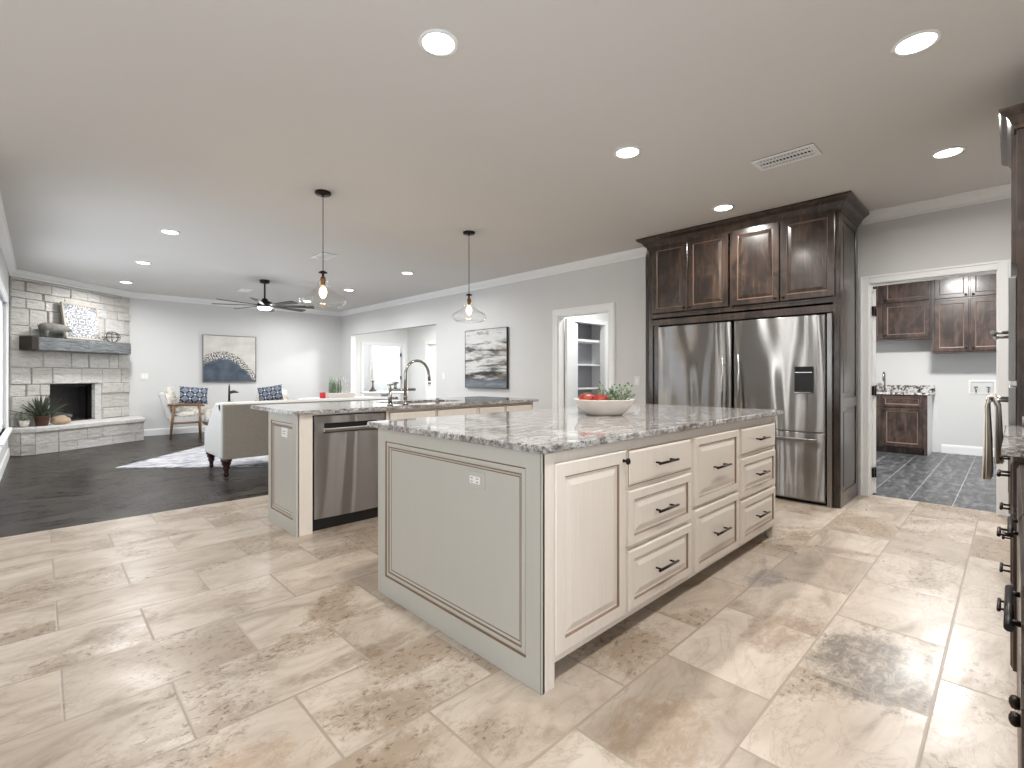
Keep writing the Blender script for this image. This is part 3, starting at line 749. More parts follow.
# bridge faucet
fc = thing('bridge_faucet', (2.30, 3.71, .915), 'tall gooseneck bridge faucet with cross handles at the rear island sink', 'faucet')
b = MB(); X0, Y0 = 2.30, 3.715
pts = [(X0, Y0, .915), (X0, Y0, 1.18)]+[(X0+.122-.122*math.cos(a), Y0, 1.18+.122*math.sin(a)) for a in [PI*k/12 for k in range(1, 12)]]+[(X0+.247, Y0, 1.165), (X0+.252, Y0, 1.12)]
b.tube(pts, [.014]*2+[.0125]*(len(pts)-3)+[.015], 14).lathe([(.026, 0), (.026, .01), (.017, .02), (.017, .06), (.02, .062), (.02, .07), (.015, .08)], (X0, Y0, .915), 20)
b.build('spout', M['chrome'], fc)
b = MB(); b.tube([(2.15, Y0, 1.045), (2.40, Y0, 1.045)], .012, 12).tube([(2.15, Y0, .915), (2.15, Y0, 1.07)], [.018, .012], 12).tube([(2.12, Y0, .975), (2.22, Y0, .975)], .01, 10)
b.tube([(2.2, Y0, 1.045), (2.2, Y0, 1.10)], .012, 10).lathe([(.025, 0), (.025, .008), (.015, .015)], (2.15, Y0, .915), 18)
b.build('bridge', M['chrome'], fc)
for hx, hz in ((2.15, 1.10), (2.20, 1.115)):
    b = MB(); b.tube([(hx, Y0, hz-.05), (hx, Y0, hz)], .01, 10).tube([(hx-.03, Y0, hz-.01), (hx+.03, Y0, hz-.01)], .006, 8).tube([(hx, Y0-.03, hz-.01), (hx, Y0+.03, hz-.01)], .006, 8)
    b.build('cross_handle', M['chrome'], fc)
b = MB(); b.lathe([(.022, 0), (.022, .006), (.012, .012), (.012, .035), (.018, .04), (.012, .046)], (2.66, 3.74, .915), 16)
tag(b.build('soap_dispenser', M['chrome']), 'small round nickel soap dispenser beside the rear sink', 'soap dispenser')

# ---- bowl with vegetables and herbs
BC = Vector((2.64, 1.86, .915))
b = MB(); b.lathe([(.11, 0), (.118, .004), (.15, .03), (.178, .065), (.193, .095), (.197, .1), (.192, .102), (.172, .068), (.14, .035), (.10, .014), (.02, .012)], BC, 48)
tag(b.build('serving_bowl', M['ceramic']), 'wide white ceramic bowl on the large island worktop', 'bowl')
uview = Vector((.7178, -.6963, 0)); vview = Vector((.6963, .7178, 0))
for k, (a, d, r, z) in enumerate(((-.120, -.03, .05, .098), (-.035, -.06, .048, .096), (-.09, .06, .046, .098), (.01, .03, .044, .09))):
    c = BC+uview*a+vview*d+Vector((0, 0, z))
    t_ = thing('tomato', c, ('ribbed red tomato at the left rim of the white bowl', 'ribbed red tomato at the front middle of the white bowl', 'ribbed red tomato at the back left of the white bowl', 'ribbed red tomato tucked under the green sprigs in the bowl')[k], 'tomato', 'red tomatoes in the white bowl')
    MB().ball(c, r, 14, 0, (1, 1, .82), lambda p, a_, th: 1+.07*math.cos(a_*7)*math.cos(th)).build('skin', M['red'], t_)
    b = MB()
    for q in range(5):
        a_ = q*2*PI/5; b.tube([c+Vector((0, 0, r*.8)), c+Vector((math.cos(a_)*.015, math.sin(a_)*.015, r*.86)), c+Vector((math.cos(a_)*.026, math.sin(a_)*.026, r*.78))], [.004, .003, .001], 5)
    b.build('calyx', M['leaf'], t_)
RA = random.Random(21)
for k in range(24):
    a = RA.uniform(-.03, .15); d = RA.uniform(-.1, .1); c = BC+uview*a+vview*d+Vector((0, 0, .07))
    tip = c+uview*RA.uniform(-.1, .12)+vview*RA.uniform(-.05, .05)+Vector((0, 0, RA.uniform(.05, .13)))
    b = MB(); pts = [c, (c+tip)/2+Vector((0, 0, .015)), tip]; b.tube(pts, [.002, .0016, .001], 5)
    for q in range(22):
        t = RA.uniform(.15, 1); p = c.lerp(tip, t); dr = Vector((RA.uniform(-1, 1), RA.uniform(-1, 1), RA.uniform(-.2, 1))).normalized()*RA.uniform(.018, .032)
        s_ = dr.cross(Vector((0.1, 0, 1))).normalized()*.0065; i = [b.vert(p), b.vert(p+dr*.5+s_), b.vert(p+dr), b.vert(p+dr*.5-s_)]; b.face(i)
    tag(b.build('herb_sprig', M['leaf'] if k % 3 else M['leaf2'], None, recalc=False), 'green leafy herb sprig in the right half of the white bowl', 'herb', 'herb sprigs in the white bowl')

# ------------------------------------------------------------------ refrigerator wall
M['bevel_hi'] = plain('wood_bevel_highlight', (112, 88, 70), .3)  # lighter groove lines paint bevel highlights onto the dark doors
M['bevel_hi2'] = plain('walnut_bevel_highlight', (128, 106, 94), .35)  # same painted highlight for the laundry doors
WM = [M['wood'], M['bevel_hi']]
CX, CY0, CY1 = 5.04, 1.056, 2.925
rc = thing('refrigerator_cabinet', (5.4, 2.0, 0), 'tall dark stained wood cabinet surrounding the two refrigerators', 'cabinet')
b = MB(); b.box(CX, 5.72, CY0+.01, CY0+.055, 0, 2.66).box(CX, 5.72, CY1-.045, CY1, 0, 2.66).box(CX, 5.72, CY0+.055, CY1-.045, 1.80, 1.82).box(CX, 5.72, CY0+.055, CY1-.045, 2.64, 2.66).box(5.69, 5.72, CY0+.055, CY1-.045, 0, 2.64)
b.box(CX, CX+.02, CY0+.055, CY1-.045, 1.735, 1.865).box(CX, CX+.02, CY0+.055, CY1-.045, 2.62, 2.66).box(CX, CX+.02, 1.99, 2.01, 1.865, 2.62).box(CX, CX+.02, CY0+.055, CY0+.06, 1.86, 2.62)
b.build('carcass', M['wood'], rc)
ME = frame((0, CY0+.01, 0), (0, -1, 0)); b = MB(ME)
def rpanel(b, u0, u1, v0, v1):
    b.insets(u0, u1, v0, v1, [(0, .0, 0), (.004, -.004, 1), (.012, -.002, 0), (.02, -.007, 1), (.022, -.008, 0)])
# stiles and rails of the end, panels recessed
b.box(CX, CX+.09, 0, 2.66, .0, .01).box(5.64, 5.72, 0, 2.66, 0, .01)
for v0, v1 in ((0, .13), (.88, .97), (2.55, 2.66)): b.box(CX+.09, 5.64, v0, v1, 0, .01)
b.build('end_frame', M['wood'], rc, bevel=.003)
b = MB(ME)
for v0, v1 in ((.13, .88), (.97, 2.55)): b.insets(CX+.09, 5.64, v0, v1, [(0, .0, 0), (0, .001, 0), (.03, .001, 0), (.05, .008, 0)])
b.build('end_panel', M['wood'], rc)
MC = frame((CX, 0, 0), (-1, 0, 0))
for u0, u1, kn in ((-2.873, -2.455, 'r'), (-2.447, -2.022, 'l'), (-1.985, -1.545, 'r'), (-1.537, -1.095, 'l')):
    door(MC, u0, u1, 1.872, 2.632, rc, (u1-.032 if kn == 'r' else u0+.032, 1.905), WM)
CRD = [(0, 0), (0, -.075), (.012, -.08), (.012, -.065), (.03, -.05), (.05, -.03), (.078, -.018), (.085, -.012), (.085, 0)]
CRD = [(0, -.125), (.018, -.125), (.018, -.105), (.034, -.09), (.06, -.05), (.095, -.03), (.108, -.016), (.108, 0), (0, 0)]
MB().sweep(CRD, [(5.72, CY1), (CX, CY1), (CX, CY0+.01), (5.72, CY0+.01)][::1], CZ-.004).build('crown_molding', M['wood'], rc)
def appliance(name, y0, y1, label, drawer_z, hside, disp=False):
    t_ = thing(name, (5.3, (y0+y1)/2, 0), label, 'refrigerator')
    MB().box(5.02, 5.66, y0+.01, y1-.01, .03, 1.70).build('body', M['steel_flat'], t_)
    Mx = frame((5.02, 0, 0), (-1, 0, 0))
    def dpanel(v0, v1, nm):
        b = MB(Mx); n_ = 14; rr = []
        for i in range(n_+1):
            s_ = i/n_; u = -y1+.012+(y1-y0-.024)*s_; rr.append((u, .018+.012*(1-abs(2*s_-1)**6)))
        b.rings([[(u, v0, 0), (u, v0, d), (u, v1, d), (u, v1, 0)] for u, d in rr], 0, False)
        return b.build(nm, M['steel'], t_, bevel=.003)
    dd = dpanel(drawer_z+.006, 1.712, 'door'); fd = dpanel(.045, drawer_z-.006, 'freezer_drawer')
    hu = (-y0-.075) if hside == 'r' else (-y1+.075)
    pull(Mx, hu, 1.02, .72, 'steel_flat', dd, .03, .045, .011, True, 'handle')
    b = MB(Mx); b.box(-y1+.1, -y0-.06, drawer_z-.085, drawer_z-.055, .03+.025, .03+.05).box(-y1+.12, -y1+.15, drawer_z-.083, drawer_z-.057, .02, .06).box(-y0-.11, -y0-.08, drawer_z-.083, drawer_z-.057, .02, .06)
    b.build('handle', M['steel_flat'], fd, bevel=.005)
    if disp:
        dp = MB(Mx).box(-1.405, -1.255, 1.01, 1.25, .026, .0325).build('dispenser', M['dark'], dd)
        MB(Mx).box(-1.40, -1.26, 1.20, 1.245, .0325, .035).build('dispenser_screen', M['black'], dp)
        MB(Mx).box(-1.40, -1.26, 1.195, 1.20, .0325, .037).build('dispenser_trim', M['chrome'], dp); MB(Mx).box(-1.40, -1.26, 1.012, 1.018, .0325, .045).build('drip_tray', M['chrome'], dp)
    MB(Mx).box(-y1+.02, -y0-.02, .0, .04, -.06, -.05).build('kick_plate', M['dark'], t_)
appliance('refrigerator', 1.155, 1.965, 'stainless refrigerator on the right with water dispenser and bottom freezer drawer', .655, 'l', True)
appliance('refrigerator', 1.975, 2.80, 'plain stainless refrigerator on the left, without a dispenser', .655, 'r')
MB().box(5.0, 5.03, 1.112, 1.15, 0, 1.72).build('filler_strip', M['steel_flat'], rc, bevel=.004)
MB().box(5.06, 5.08, 2.805, 2.88, 0, 1.735).build('filler_strip', M['wood'], rc)

# ------------------------------------------------------------------ right hand run of cabinets, seen edge on
tc_ = thing('oven_cabinet', (3.94, -.33, 0), 'tall dark wood oven cabinet at the right edge with crown molding', 'cabinet')
MB().box(3.56, 4.32, -.64, -.012, .09, 2.44).box(3.58, 4.30, -.60, -.08, 0, .09).build('carcass', M['wood'], tc_, bevel=.002)
MR = frame((0, -.012, 0), (0, 1, 0))     # faces +y: u = -x
MB().sweep([(o*.6, d*.8) for o, d in CRD], [(4.32, -.64), (4.32, -.012), (3.56, -.012), (3.56, -.64)], 2.52).box(3.56, 4.32, -.64, -.012, 2.44, 2.519).build('crown_molding', M['wood'], tc_)
door(MR, -3.93, -3.585, 1.74, 2.40, tc_, None, WM); door(MR, -4.295, -3.95, 1.74, 2.40, tc_, None, WM)
drawer(MR, -4.29, -3.59, .12, .40, tc_, raised, .16, WM)
ov = thing('double_oven', (3.94, -.0, .45), 'stainless double wall oven in the tall cabinet with a towel on its handle', 'oven')
b = MB(MR); b.box(-4.27, -3.61, .45, 1.11, .0, .03).box(-4.27, -3.61, 1.14, 1.68, 0, .03); b.build('door_panel', M['steel_flat'], ov, bevel=.004)
for hz, so2 in ((1.035, .075), (1.40, .06)): pull(MR, -3.94, hz, .60, 'steel_flat', ov, .03, so2-.0, .011, False, 'handle')
MB(MR).box(-4.2, -3.68, .55, .88, .03, .032).build('oven_window', M['dark'], ov)
def towel():
    b = MB(); n_ = 26; rows = []
    for (z, y) in ((.61, .098), (.80, .096), (1.0, .099), (1.052, .090), (1.052, .076), (1.0, .060), (.70, .055)):
        rows.append([(3.64+.28*i/n_, y+.028*math.sin(i*1.35)*(1 if y > .05 else .3)*(1.3-z), z+.006*math.sin(i*.9)) for i in range(n_+1)])
    b.rings(rows, 0, True, (False, False), False); return b
to = towel().build('dish_towel', M['towel'], None, origin=(3.8, .08, .9), recalc=False); sm_ = to.modifiers.new('thick', 'SOLIDIFY'); sm_.thickness = .004
tag(to, 'cream dish towel with dark stripes hanging from the wall oven handle', 'towel')
# far base unit with worktop
bc = thing('base_cabinet', (3.0, -.33, 0), 'dark wood base cabinet beside the tall oven cabinet at the right edge', 'cabinet')
MB().box(2.46, 3.555, -.64, -.012, .09, .884).box(2.46, 3.555, -.60, -.08, 0, .09).build('carcass', M['wood'], bc)
for u0, u1 in ((-3.53, -3.02), (-2.99, -2.48)):
    for v0, v1 in ((.70, .865), (.42, .68), (.12, .40)): drawer(MR, u0, u1, v0, v1, bc, slab, .13, WM)
cw = MB().box(2.44, 3.556, -.64, .03, .885, .915).box(3.535, 3.556, -.64, -.03, .915, .965).build('granite_countertop', M['granite'], None, bevel=.004)
tag(cw, 'pale granite worktop with short splash beside the tall oven cabinet', 'countertop')
nb = thing('base_cabinet', (1.7, -.33, 0), 'nearest dark wood base cabinet at the right edge with large bar pulls and round knobs', 'cabinet')
MN = frame((0, -.026, 0), (0, 1, 0))
MB().box(1.02, 2.43, -.64, -.026, .09, .884).box(1.02, 2.43, -.60, -.08, 0, .09).build('carcass', M['wood'], nb)
for u0, u1, pu in ((-2.41, -1.56, -1.78), (-1.54, -1.04, -1.16)):
    b = MB(MN); slab(b, u0, u1, .70, .865, .018); o = b.build('drawer', WM, nb); pull(MN, pu, .785, .20, 'black', o, .018, .013, .006)
    for (a, c, ku) in ((u0, (u0+u1)/2-.003, (u0+u1)/2-.035), ((u0+u1)/2+.003, u1, (u0+u1)/2+.035)): door(MN, a, c, .12, .68, nb, None, WM, raised, .018)
knob(MN, -1.22, .60, nb, .0, .012); knob(MN, -1.16, .60, nb, .0, .012)
tag(MB().box(1.0, 2.435, -.64, -.03, .885, .915).build('granite_countertop', M['granite']), 'nearest granite worktop on the right-hand cabinets', 'countertop')

# ------------------------------------------------------------------ laundry room
lw = M['woodlight']; LM = [lw, M['bevel_hi2']]
ML = frame((9.45, 0, 0), (-1, 0, 0)); MLR = frame((9.35, 0, 0), (-1, 0, 0)); MLB = frame((9.2, 0, 0), (-1, 0, 0))
ul = thing('upper_cabinet', (9.6, 1.4, 1.7), 'left shorter brown wall cabinet above the laundry counter', 'cabinet')
MB().box(9.45, 9.795, .845, 2.42, 1.72, CZ-.004).build('carcass', lw, ul)
for u0, u1 in ((-2.4, -1.925), (-1.915, -1.43), (-1.415, -.865)):
    door(ML, u0, u1, 1.745, 2.275, ul, (u0+.03, 1.79), LM, shaker); door(ML, u0, u1, 2.295, 2.66, ul, (u0+.03, 2.325), LM, shaker)
ur = thing('upper_cabinet', (9.6, .2, 1.5), 'right taller brown wall cabinet hanging lower in the laundry room', 'cabinet')
MB().box(9.35, 9.795, -.55, .835, 1.495, CZ-.004).build('carcass', lw, ur)
for u0, u1, kr in ((-.80, -.435, 1), (-.42, -.02, 0), (-.005, .40, 1)):
    door(MLR, u0, u1, 1.515, 2.245, ur, (u1-.03 if kr else u0+.03, 1.555), LM, shaker); door(MLR, u0, u1, 2.275, 2.66, ur, (u1-.03 if kr else u0+.03, 2.305), LM, shaker)
lb = thing('base_cabinet', (9.5, 1.6, 0), 'brown wood sink base cabinet in the laundry room', 'cabinet')
MB().box(9.2, 9.795, .90, 2.42, .09, .884).box(9.28, 9.795, .92, 2.42, 0, .09).build('carcass', lw, lb)
MB().box(9.2, 9.205, .865, .90, 0, .884).build('face_stile', lw, lb); MB().box(9.206, 9.795, .865, .90, 0, .884).build('end_panel', M['trim'], lb)
for u0, u1 in ((-2.38, -1.93), (-1.91, -1.42), (-1.39, -.92)):
    b = MB(MLB); shaker(b, u0, u1, .70, .865, .02, .045); b.build('drawer', LM, lb)
    door(MLB, u0, u1, .11, .68, lb, (u0+.03, .645), LM, shaker)
tag(MB().box(9.17, 9.795, .83, 2.42, .885, .915).box(9.775, 9.795, .83, 2.42, .915, 1.015).build('laundry_countertop', M['granite2']), 'black and white speckled counter with splash in the laundry room', 'countertop')
b = MB(); fx, fy = 9.6, 1.42
b.tube([(fx, fy, .915), (fx, fy, 1.16)]+[(fx-.06+.06*math.cos(a), fy, 1.16+.06*math.sin(a)) for a in [PI*k/8 for k in range(1, 9)]]+[(fx-.12, fy, 1.08)], .012, 10).lathe([(.028, 0), (.028, .02), (.014, .03)], (fx, fy, .915), 16).tube([(fx, fy, .97), (fx, fy+.07, 1.0)], .008, 8)
tag(b.build('laundry_faucet', M['chrome']), 'chrome gooseneck faucet on the laundry counter', 'faucet')
b = MB(frame((9.8, 0, 0), (-1, 0, 0))); b.insets(-.46, -.17, .90, 1.10, [(0, 0, 0), (0, .008, 0), (.006, .010, 0), (.025, .010, 0), (.03, -.01, 1)], True)
wb = b.build('laundry_outlet_box', [M['white'], M['black']], None); tag(wb, 'white recessed washer hookup box on the laundry wall', 'outlet box')
b = MB(frame((9.79, 0, 0), (-1, 0, 0)))
for u in (-.38, -.25): b.tube([(u, .92, .005), (u, 1.0, .012)], .008, 8).tube([(u-.02, 1.0, .012), (u+.02, 1.0, .012)], .007, 8)
b.build('valve', M['chrome'], wb)
# door leaf swung into the laundry
dr = thing('door_1', (5.9, .93, 0), None, None); dr['kind'] = 'structure'
MB(Matrix.Translation((5.895, .975, 0)) @ Matrix.Rotation(math.radians(13), 4, 'Z')).box(0, .82, -.035, 0, .01, 2.02).build('door_leaf', M['trim'], dr, bevel=.003)
for z in (.22, 1.02, 1.80): MB().box(5.83, 5.893, .945, .964, z-.045, z+.045).tube([(5.885, .943, z-.05), (5.885, .943, z+.05)], .007, 8).build('hinge', M['bronze'], dr)

# ------------------------------------------------------------------ pantry
dr = thing('door_2', (5.52, 4.56, 0), None, None); dr['kind'] = 'structure'
MB(Matrix.Translation((5.51, 4.57, 0)) @ Matrix.Rotation(math.radians(27), 4, 'Z')).box(0, .80, -.035, 0, .01, 2.0).build('door_leaf', M['trim'], dr, bevel=.003)
sh = thing('pantry_shelving', (6.8, 5.3, 0), 'white pantry shelves seen through the doorway beside the refrigerators', 'shelving')
MB().box(6.10, 7.40, 5.48, 5.497, 0.0, 2.3).build('back_panel', plain('lilac_grey_paint', (176, 176, 182), .8), sh)
for z in (.45, .93, 1.34, 1.75): MB().box(6.12, 7.38, 5.12, 5.478, z, z+(.04 if z > 1.5 else .022)).build('shelf', M['trim'], sh)
MB().box(6.10, 6.12, 5.11, 5.478, 0, 2.3).build('side_panel', M['trim'], sh); MB().box(7.38, 7.40, 5.11, 5.478, 0, 2.3).build('side_panel', M['trim'], sh)
area('pantry_light', (6.3, 4.1, 2.70), 38, .3, (1, .99, .97))
area('laundry_light', (7.6, .6, 2.70), 125, .35, (1, .99, .97))

# ------------------------------------------------------------------ hall
dr = thing('door_3', (6.55, 12.84, 0), None, None); dr['kind'] = 'structure'
MB().box(6.525, 6.565, 12.83, 13.55, .01, 2.0).build('door_leaf', M['trim'], dr, bevel=.003)
MB().box(7.75, 7.79, 12.83, 13.55, .01, 2.0).build('door_leaf', M['trim'], dr, bevel=.003)
for x in (6.54, 7.775):
    for z in (.25, 1.1, 1.78): MB().box(x-.012, x+.012, 12.80, 12.828, z-.05, z+.05).build('hinge', M['bronze'], dr)
area('hall_light', (6.9, 9.8, 2.70), 165, .5, (1, 1, 1))
area('hall_room_light', (6.9, 14, 2.70), 45, .5, (.95, .98, 1))
dr = thing('door_4', (7.98, 11.2, 0), None, None); dr['kind'] = 'structure'
MB().box(7.985, 8.025, 10.855, 11.645, .01, 2.045).build('door_leaf', M['trim'], dr)
b = MB(frame((7.99, 0, 0), (-1, 0, 0))).lathe([(.03, 0), (.03, .006), (.012, .01), (.012, .04), (.028, .05), (.028, .065), (.01, .07)], (-11.58, .95, 0), 16); b.build('door_knob', M['bronze'], dr)
# dining table with hurricane candle, in the hall room seen through the opening
dt = thing('dining_table', (6.1, 10.8, 0), 'pale round dining table behind the sofa through the wide opening', 'table')
MB().lathe([(.55, .73), (.56, .735), (.56, .765), (.55, .77)], (6.1, 10.8, 0), 40).build('tabletop', M['blind'], dt)
MB().lathe([(.28, 0), (.26, .03), (.06, .08), (.05, .6), (.12, .73)], (6.1, 10.8, 0), 28).build('pedestal', M['blind'], dt)
cs = thing('hurricane_candle_holder', (5.89, 11.0, .77), 'clear glass hurricane with white candle on dark foot seen through the wide opening', 'candle holder')
b = MB(); CH = Vector((5.89, 11.0, .77)); b.lathe([(.10, 0), (.10, .012), (.05, .06), (.018, .12), (.014, .22), (.03, .25), (.05, .26)], CH, 20); b.build('foot', M['iron'], cs)
MB().lathe([(.05, .26), (.095, .32), (.10, .60), (.098, .80)], CH, 24, cap=(False, False)).build('glass_shade', M['glass'], cs)
MB().lathe([(.03, .265), (.03, 1.13), (.004, 1.14)], CH, 16).build('candle', M['ceramic'], cs)
b = MB(); b.ball(CH+Vector((.16, -.22, .05)), .05, 10); tag(b.build('glass_float', M['glass']), 'dark round glass ornament beside the candle foot on the dining table', 'ornament')

# ------------------------------------------------------------------ living room furniture
rg = MB(); ra = Vector((.68, 7.86)); d1 = Vector((1.28, 1.47)).normalized(); d2 = Vector((d1.y, -d1.x))
corners = [ra, ra+d1*2.45, ra+d1*2.45+d2*3.4, ra+d2*3.4]
rg.prism([tuple(p) for p in corners], .0, .012)
tag(rg.build('area_rug', M['rug']), 'distressed ivory and grey area rug laid diagonally under the sofa', 'rug')
# sofa, its back to the kitchen
so_ = thing('sofa', (2.65, 6.7, 0), 'ivory sofa with taupe linen back and dark turned legs', 'sofa')
sx0, sx1, sy0, sy1 = 1.49, 3.80, 6.30, 7.13
b = MB(); b.box(sx0+.03, sx1-.03, sy0+.012, sy1, .20, .42).build('base', M['fabric'], so_, bevel=.03)
MB().box(sx0+.012, sx1-.012, sy0, sy0+.02, .20, .832).build('back_panel', M['linen'], so_, bevel=.008)
b = MB(); b.box(sx0+.005, sx1-.005, sy0+.02, sy0+.2, .22, .84); b.tube([(sx0-.0, sy0+.10, .80), (sx1, sy0+.10, .80)], .06, 16); b.build('backrest', M['fabric'], so_, bevel=.02)
for xa, xb in ((sx0, sx0+.17), (sx1-.17, sx1)):
    poly = [(sy0+.02, .205), (sy1, .205), (sy1, .44), (sy1-.03, .5), (sy1-.16, .56), (sy1-.30, .68), (sy1-.42, .80), (sy1-.52, .845), (sy0+.02, .852)]
    MB().rings([[(xa, y, z) for y, z in poly], [(xb, y, z) for y, z in poly]], 0, False).build('arm', M['fabric'], so_, bevel=.02)
for k in range(3):
    x0 = sx0+.18+k*.65; b = MB(); b.box(x0, x0+.64, sy0+.2, sy1-.01, .42, .54); b.build('seat_cushion', M['fabric'], so_, bevel=.035)
for x in (sx0+.06, sx1-.06):
    for y in (sy0+.055, sy1-.09):
        MB().lathe([(.018, 0), (.028, .012), (.022, .03), (.024, .07), (.040, .10), (.030, .115), (.050, .14), (.046, .155), (.060, .18), (.060, .202)], (x, y, .0 if y < 6.8 else .012), 20).build('leg', M['legdark'], so_)
# armchairs with fur and lattice cushions
def furball(b, cen, rad, n, L_, RA):
    for k in range(n):
        a = RA.uniform(0, 2*PI); th = RA.uniform(-.5, 1.5); d = Vector((math.cos(a)*math.cos(th), math.sin(a)*math.cos(th), math.sin(th)))
        p = Vector(cen)+Vector((d.x*rad[0], d.y*rad[1], d.z*rad[2])); q = p+(d+Vector((RA.uniform(-.5, .5), RA.uniform(-.5, .5), RA.uniform(-.9, .2)))).normalized()*L_
        s_ = Vector((-d.y, d.x, .01)).normalized()*.008; i = [b.vert(p-s_), b.vert(p+s_), b.vert(q)]; b.face(i)
def armchair(label):
    t_ = thing('armchair', (0, 0, 0), label, 'chair', 'fur draped armchairs facing the rug')
    for sx in (-.31, .31):     # local: faces -y
        MB().tube([(sx, -.22, 0), (sx, -.21, .35), (sx, -.20, .60)], [.016, .022, .02], 10).build('leg', M['legwood'], t_)
        MB().tube([(sx, .25, 0), (sx, .22, .35), (sx, .19, .62)], [.015, .022, .02], 10).build('leg', M['legwood'], t_)
        MB().tube([(sx, -.28, .605), (sx, -.1, .625), (sx, .15, .63), (sx, .29, .63)], [.018, .026, .026, .018], 10).build('armrest', M['legwood'], t_)
        MB().tube([(sx, -.21, .30), (sx, .22, .29)], .018, 8).build('side_rail', M['legwood'], t_)
    MB().box(-.30, .30, -.29, .27, .29, .42).build('seat', M['fabric'], t_, bevel=.03)
    Mb = Matrix.Translation((0, .22, .38)) @ Matrix.Rotation(math.radians(-16), 4, 'X')
    MB(Mb).box(-.29, .29, -.02, .08, 0, .50).build('backrest', M['fabric'], t_, bevel=.03)
    return t_
def fur_throw(label):
    b = MB(); RA = random.Random(9)
    for cen, rad in (((0, 0, .45), (.31, .30, .07)), ((0, .26, .70), (.30, .10, .22)), ((0, -.34, .37), (.29, .11, .17)), ((0, .16, .58), (.29, .12, .14))):
        b.ball(cen, 1, 12, 0, rad); furball(b, cen, rad, 1100, .045, RA)
    return tag(b.build('fur_throw', M['fur'], None, origin=(0, 0, 0), recalc=False, smooth_all=True), label, 'throw', 'white fur throws on the armchairs')
def cushion(label):
    b = MB(); n_ = 12
    for sgn in (1, -1):
        g = [[None]*(n_+1) for _ in range(n_+1)]
        for i in range(n_+1):
            for j in range(n_+1):
                u, v = 2*i/n_-1, 2*j/n_-1; f = (1-u**4)*(1-v**4); pin = 1-.08*(1-abs(u))*(abs(v))**3
                g[i][j] = b.vert((u*.24*(1-.07*(1-v*v)), sgn*(.07*f**.6), v*.16*(1-.07*(1-u*u))))
        for i in range(n_):
            for j in range(n_): b.face((g[i][j], g[i+1][j], g[i+1][j+1], g[i][j+1])[::sgn], 0, True)
    return tag(b.build('lattice_cushion', M['lattice'], None, origin=(0, 0, 0), recalc=False), label, 'cushion', 'blue lattice cushions on the armchairs')
ch1 = armchair('oak armchair standing by the back wall next to the fireplace, draped in white fur'); ch1.location = (2.0, 10.95, 0); ch1.rotation_euler = (0, 0, math.radians(80))
fu1 = fur_throw('white fur throw over the armchair nearest the fireplace'); fu1.location = ch1.location; fu1.rotation_euler = ch1.rotation_euler
cu1 = cushion('blue lattice cushion leaning on the armchair nearest the fireplace'); cu1.location = (2.06, 10.66, .80); cu1.rotation_euler = (math.radians(-10), math.radians(5), math.radians(6))
ch2 = copy_tree(ch1); ch2['label'] = 'oak armchair mostly hidden behind the sofa, further from the fireplace'; ch2.location = (3.46, 10.75, 0); ch2.rotation_euler = (0, 0, math.radians(-20))
fu2 = fu1.copy(); COL.objects.link(fu2); fu2['label'] = 'white fur throw on the armchair behind the sofa'; fu2.location = ch2.location; fu2.rotation_euler = ch2.rotation_euler
cu2 = cu1.copy(); COL.objects.link(cu2); cu2['label'] = 'blue lattice cushion showing above the sofa back'; cu2.location = (3.34, 10.45, .80); cu2.rotation_euler = (math.radians(-8), math.radians(-9), math.radians(-36))
# coffee table with tray, red candle and grasses
cf = thing('console_table', (3.8, 8.55, 0), 'white console table behind the sofa carrying a tray and candle', 'table')
MB().box(3.2, 4.45, 8.2, 8.62, .74, .775).build('tabletop', M['blind'], cf, bevel=.005)
for x in (3.25, 4.40):
    for y in (8.25, 8.57): MB().box(x-.025, x+.025, y-.025, y+.025, .012, .74).build('leg', M['blind'], cf)
rcn = MB().lathe([(.045, 0), (.048, .004), (.048, .10), (.042, .104), (.038, .096)], (3.50, 8.3, .775), 20)
tag(rcn.build('pillar_candle', M['redwax']), 'red pillar candle at the left end of the white planter box', 'candle')
tag(MB().box(3.58, 4.05, 8.22, 8.40, .775, .86).build('planter_box', M['ceramic'], None, bevel=.008), 'long white planter box behind the sofa back', 'planter')
b = MB(); RA = random.Random(12)
for k in range(60):
    x = 3.62+RA.uniform(0, .22); y = 8.31+RA.uniform(-.05, .05); h = RA.uniform(.12, .32); lx = RA.uniform(-.06, .06)
    b.tube([(x, y, .86), (x+lx*.4, y, .86+h*.6), (x+lx, y+RA.uniform(-.03, .03), .86+h)], [.004, .0035, .001], 4)
tag(b.build('grass_plant', M['leaf'], None), 'tuft of upright green grass growing in the white planter', 'plant')
b = MB(); b.lathe([(.05, 0), (.05, .015), (.006, .02), (.006, .06), (.05, .1), (.075, .2), (.075, .28), (.06, .33)], (3.93, 8.32, .86), 20, cap=(True, False))
tag(b.build('glass_cloche', M['glass']), 'clear glass goblet on the right half of the white planter', 'glass')
# decor on the sofa-side table seen above the sofa back
b = MB(); b.tube([(2.25, 9.05, .74), (2.25, 9.05, .98), (2.25, 9.05, 1.03)], [.018, .014, .004], 8).tube([(2.25, 9.05, .885), (2.32, 9.05, .90), (2.39, 9.05, .885)], [.024, .024, .008], 8)
b.lathe([(.07, .715), (.07, .73), (.02, .745)], (2.27, 9.05, 0), 16)
tag(b.build('bird_figurine', M['iron']), 'small dark metal figurine showing above the left of the sofa back', 'figurine')
st_ = thing('side_table', (2.27, 9.05, 0), 'small round side table hidden behind the sofa', 'table')
MB().lathe([(.22, .685), (.23, .69), (.23, .71), (.22, .715)], (2.27, 9.05, 0), 28).build('tabletop', M['legwood'], st_)
MB().lathe([(.16, .012), (.15, .03), (.02, .05), (.02, .685)], (2.27, 9.05, 0), 20).build('pedestal', M['legwood'], st_)

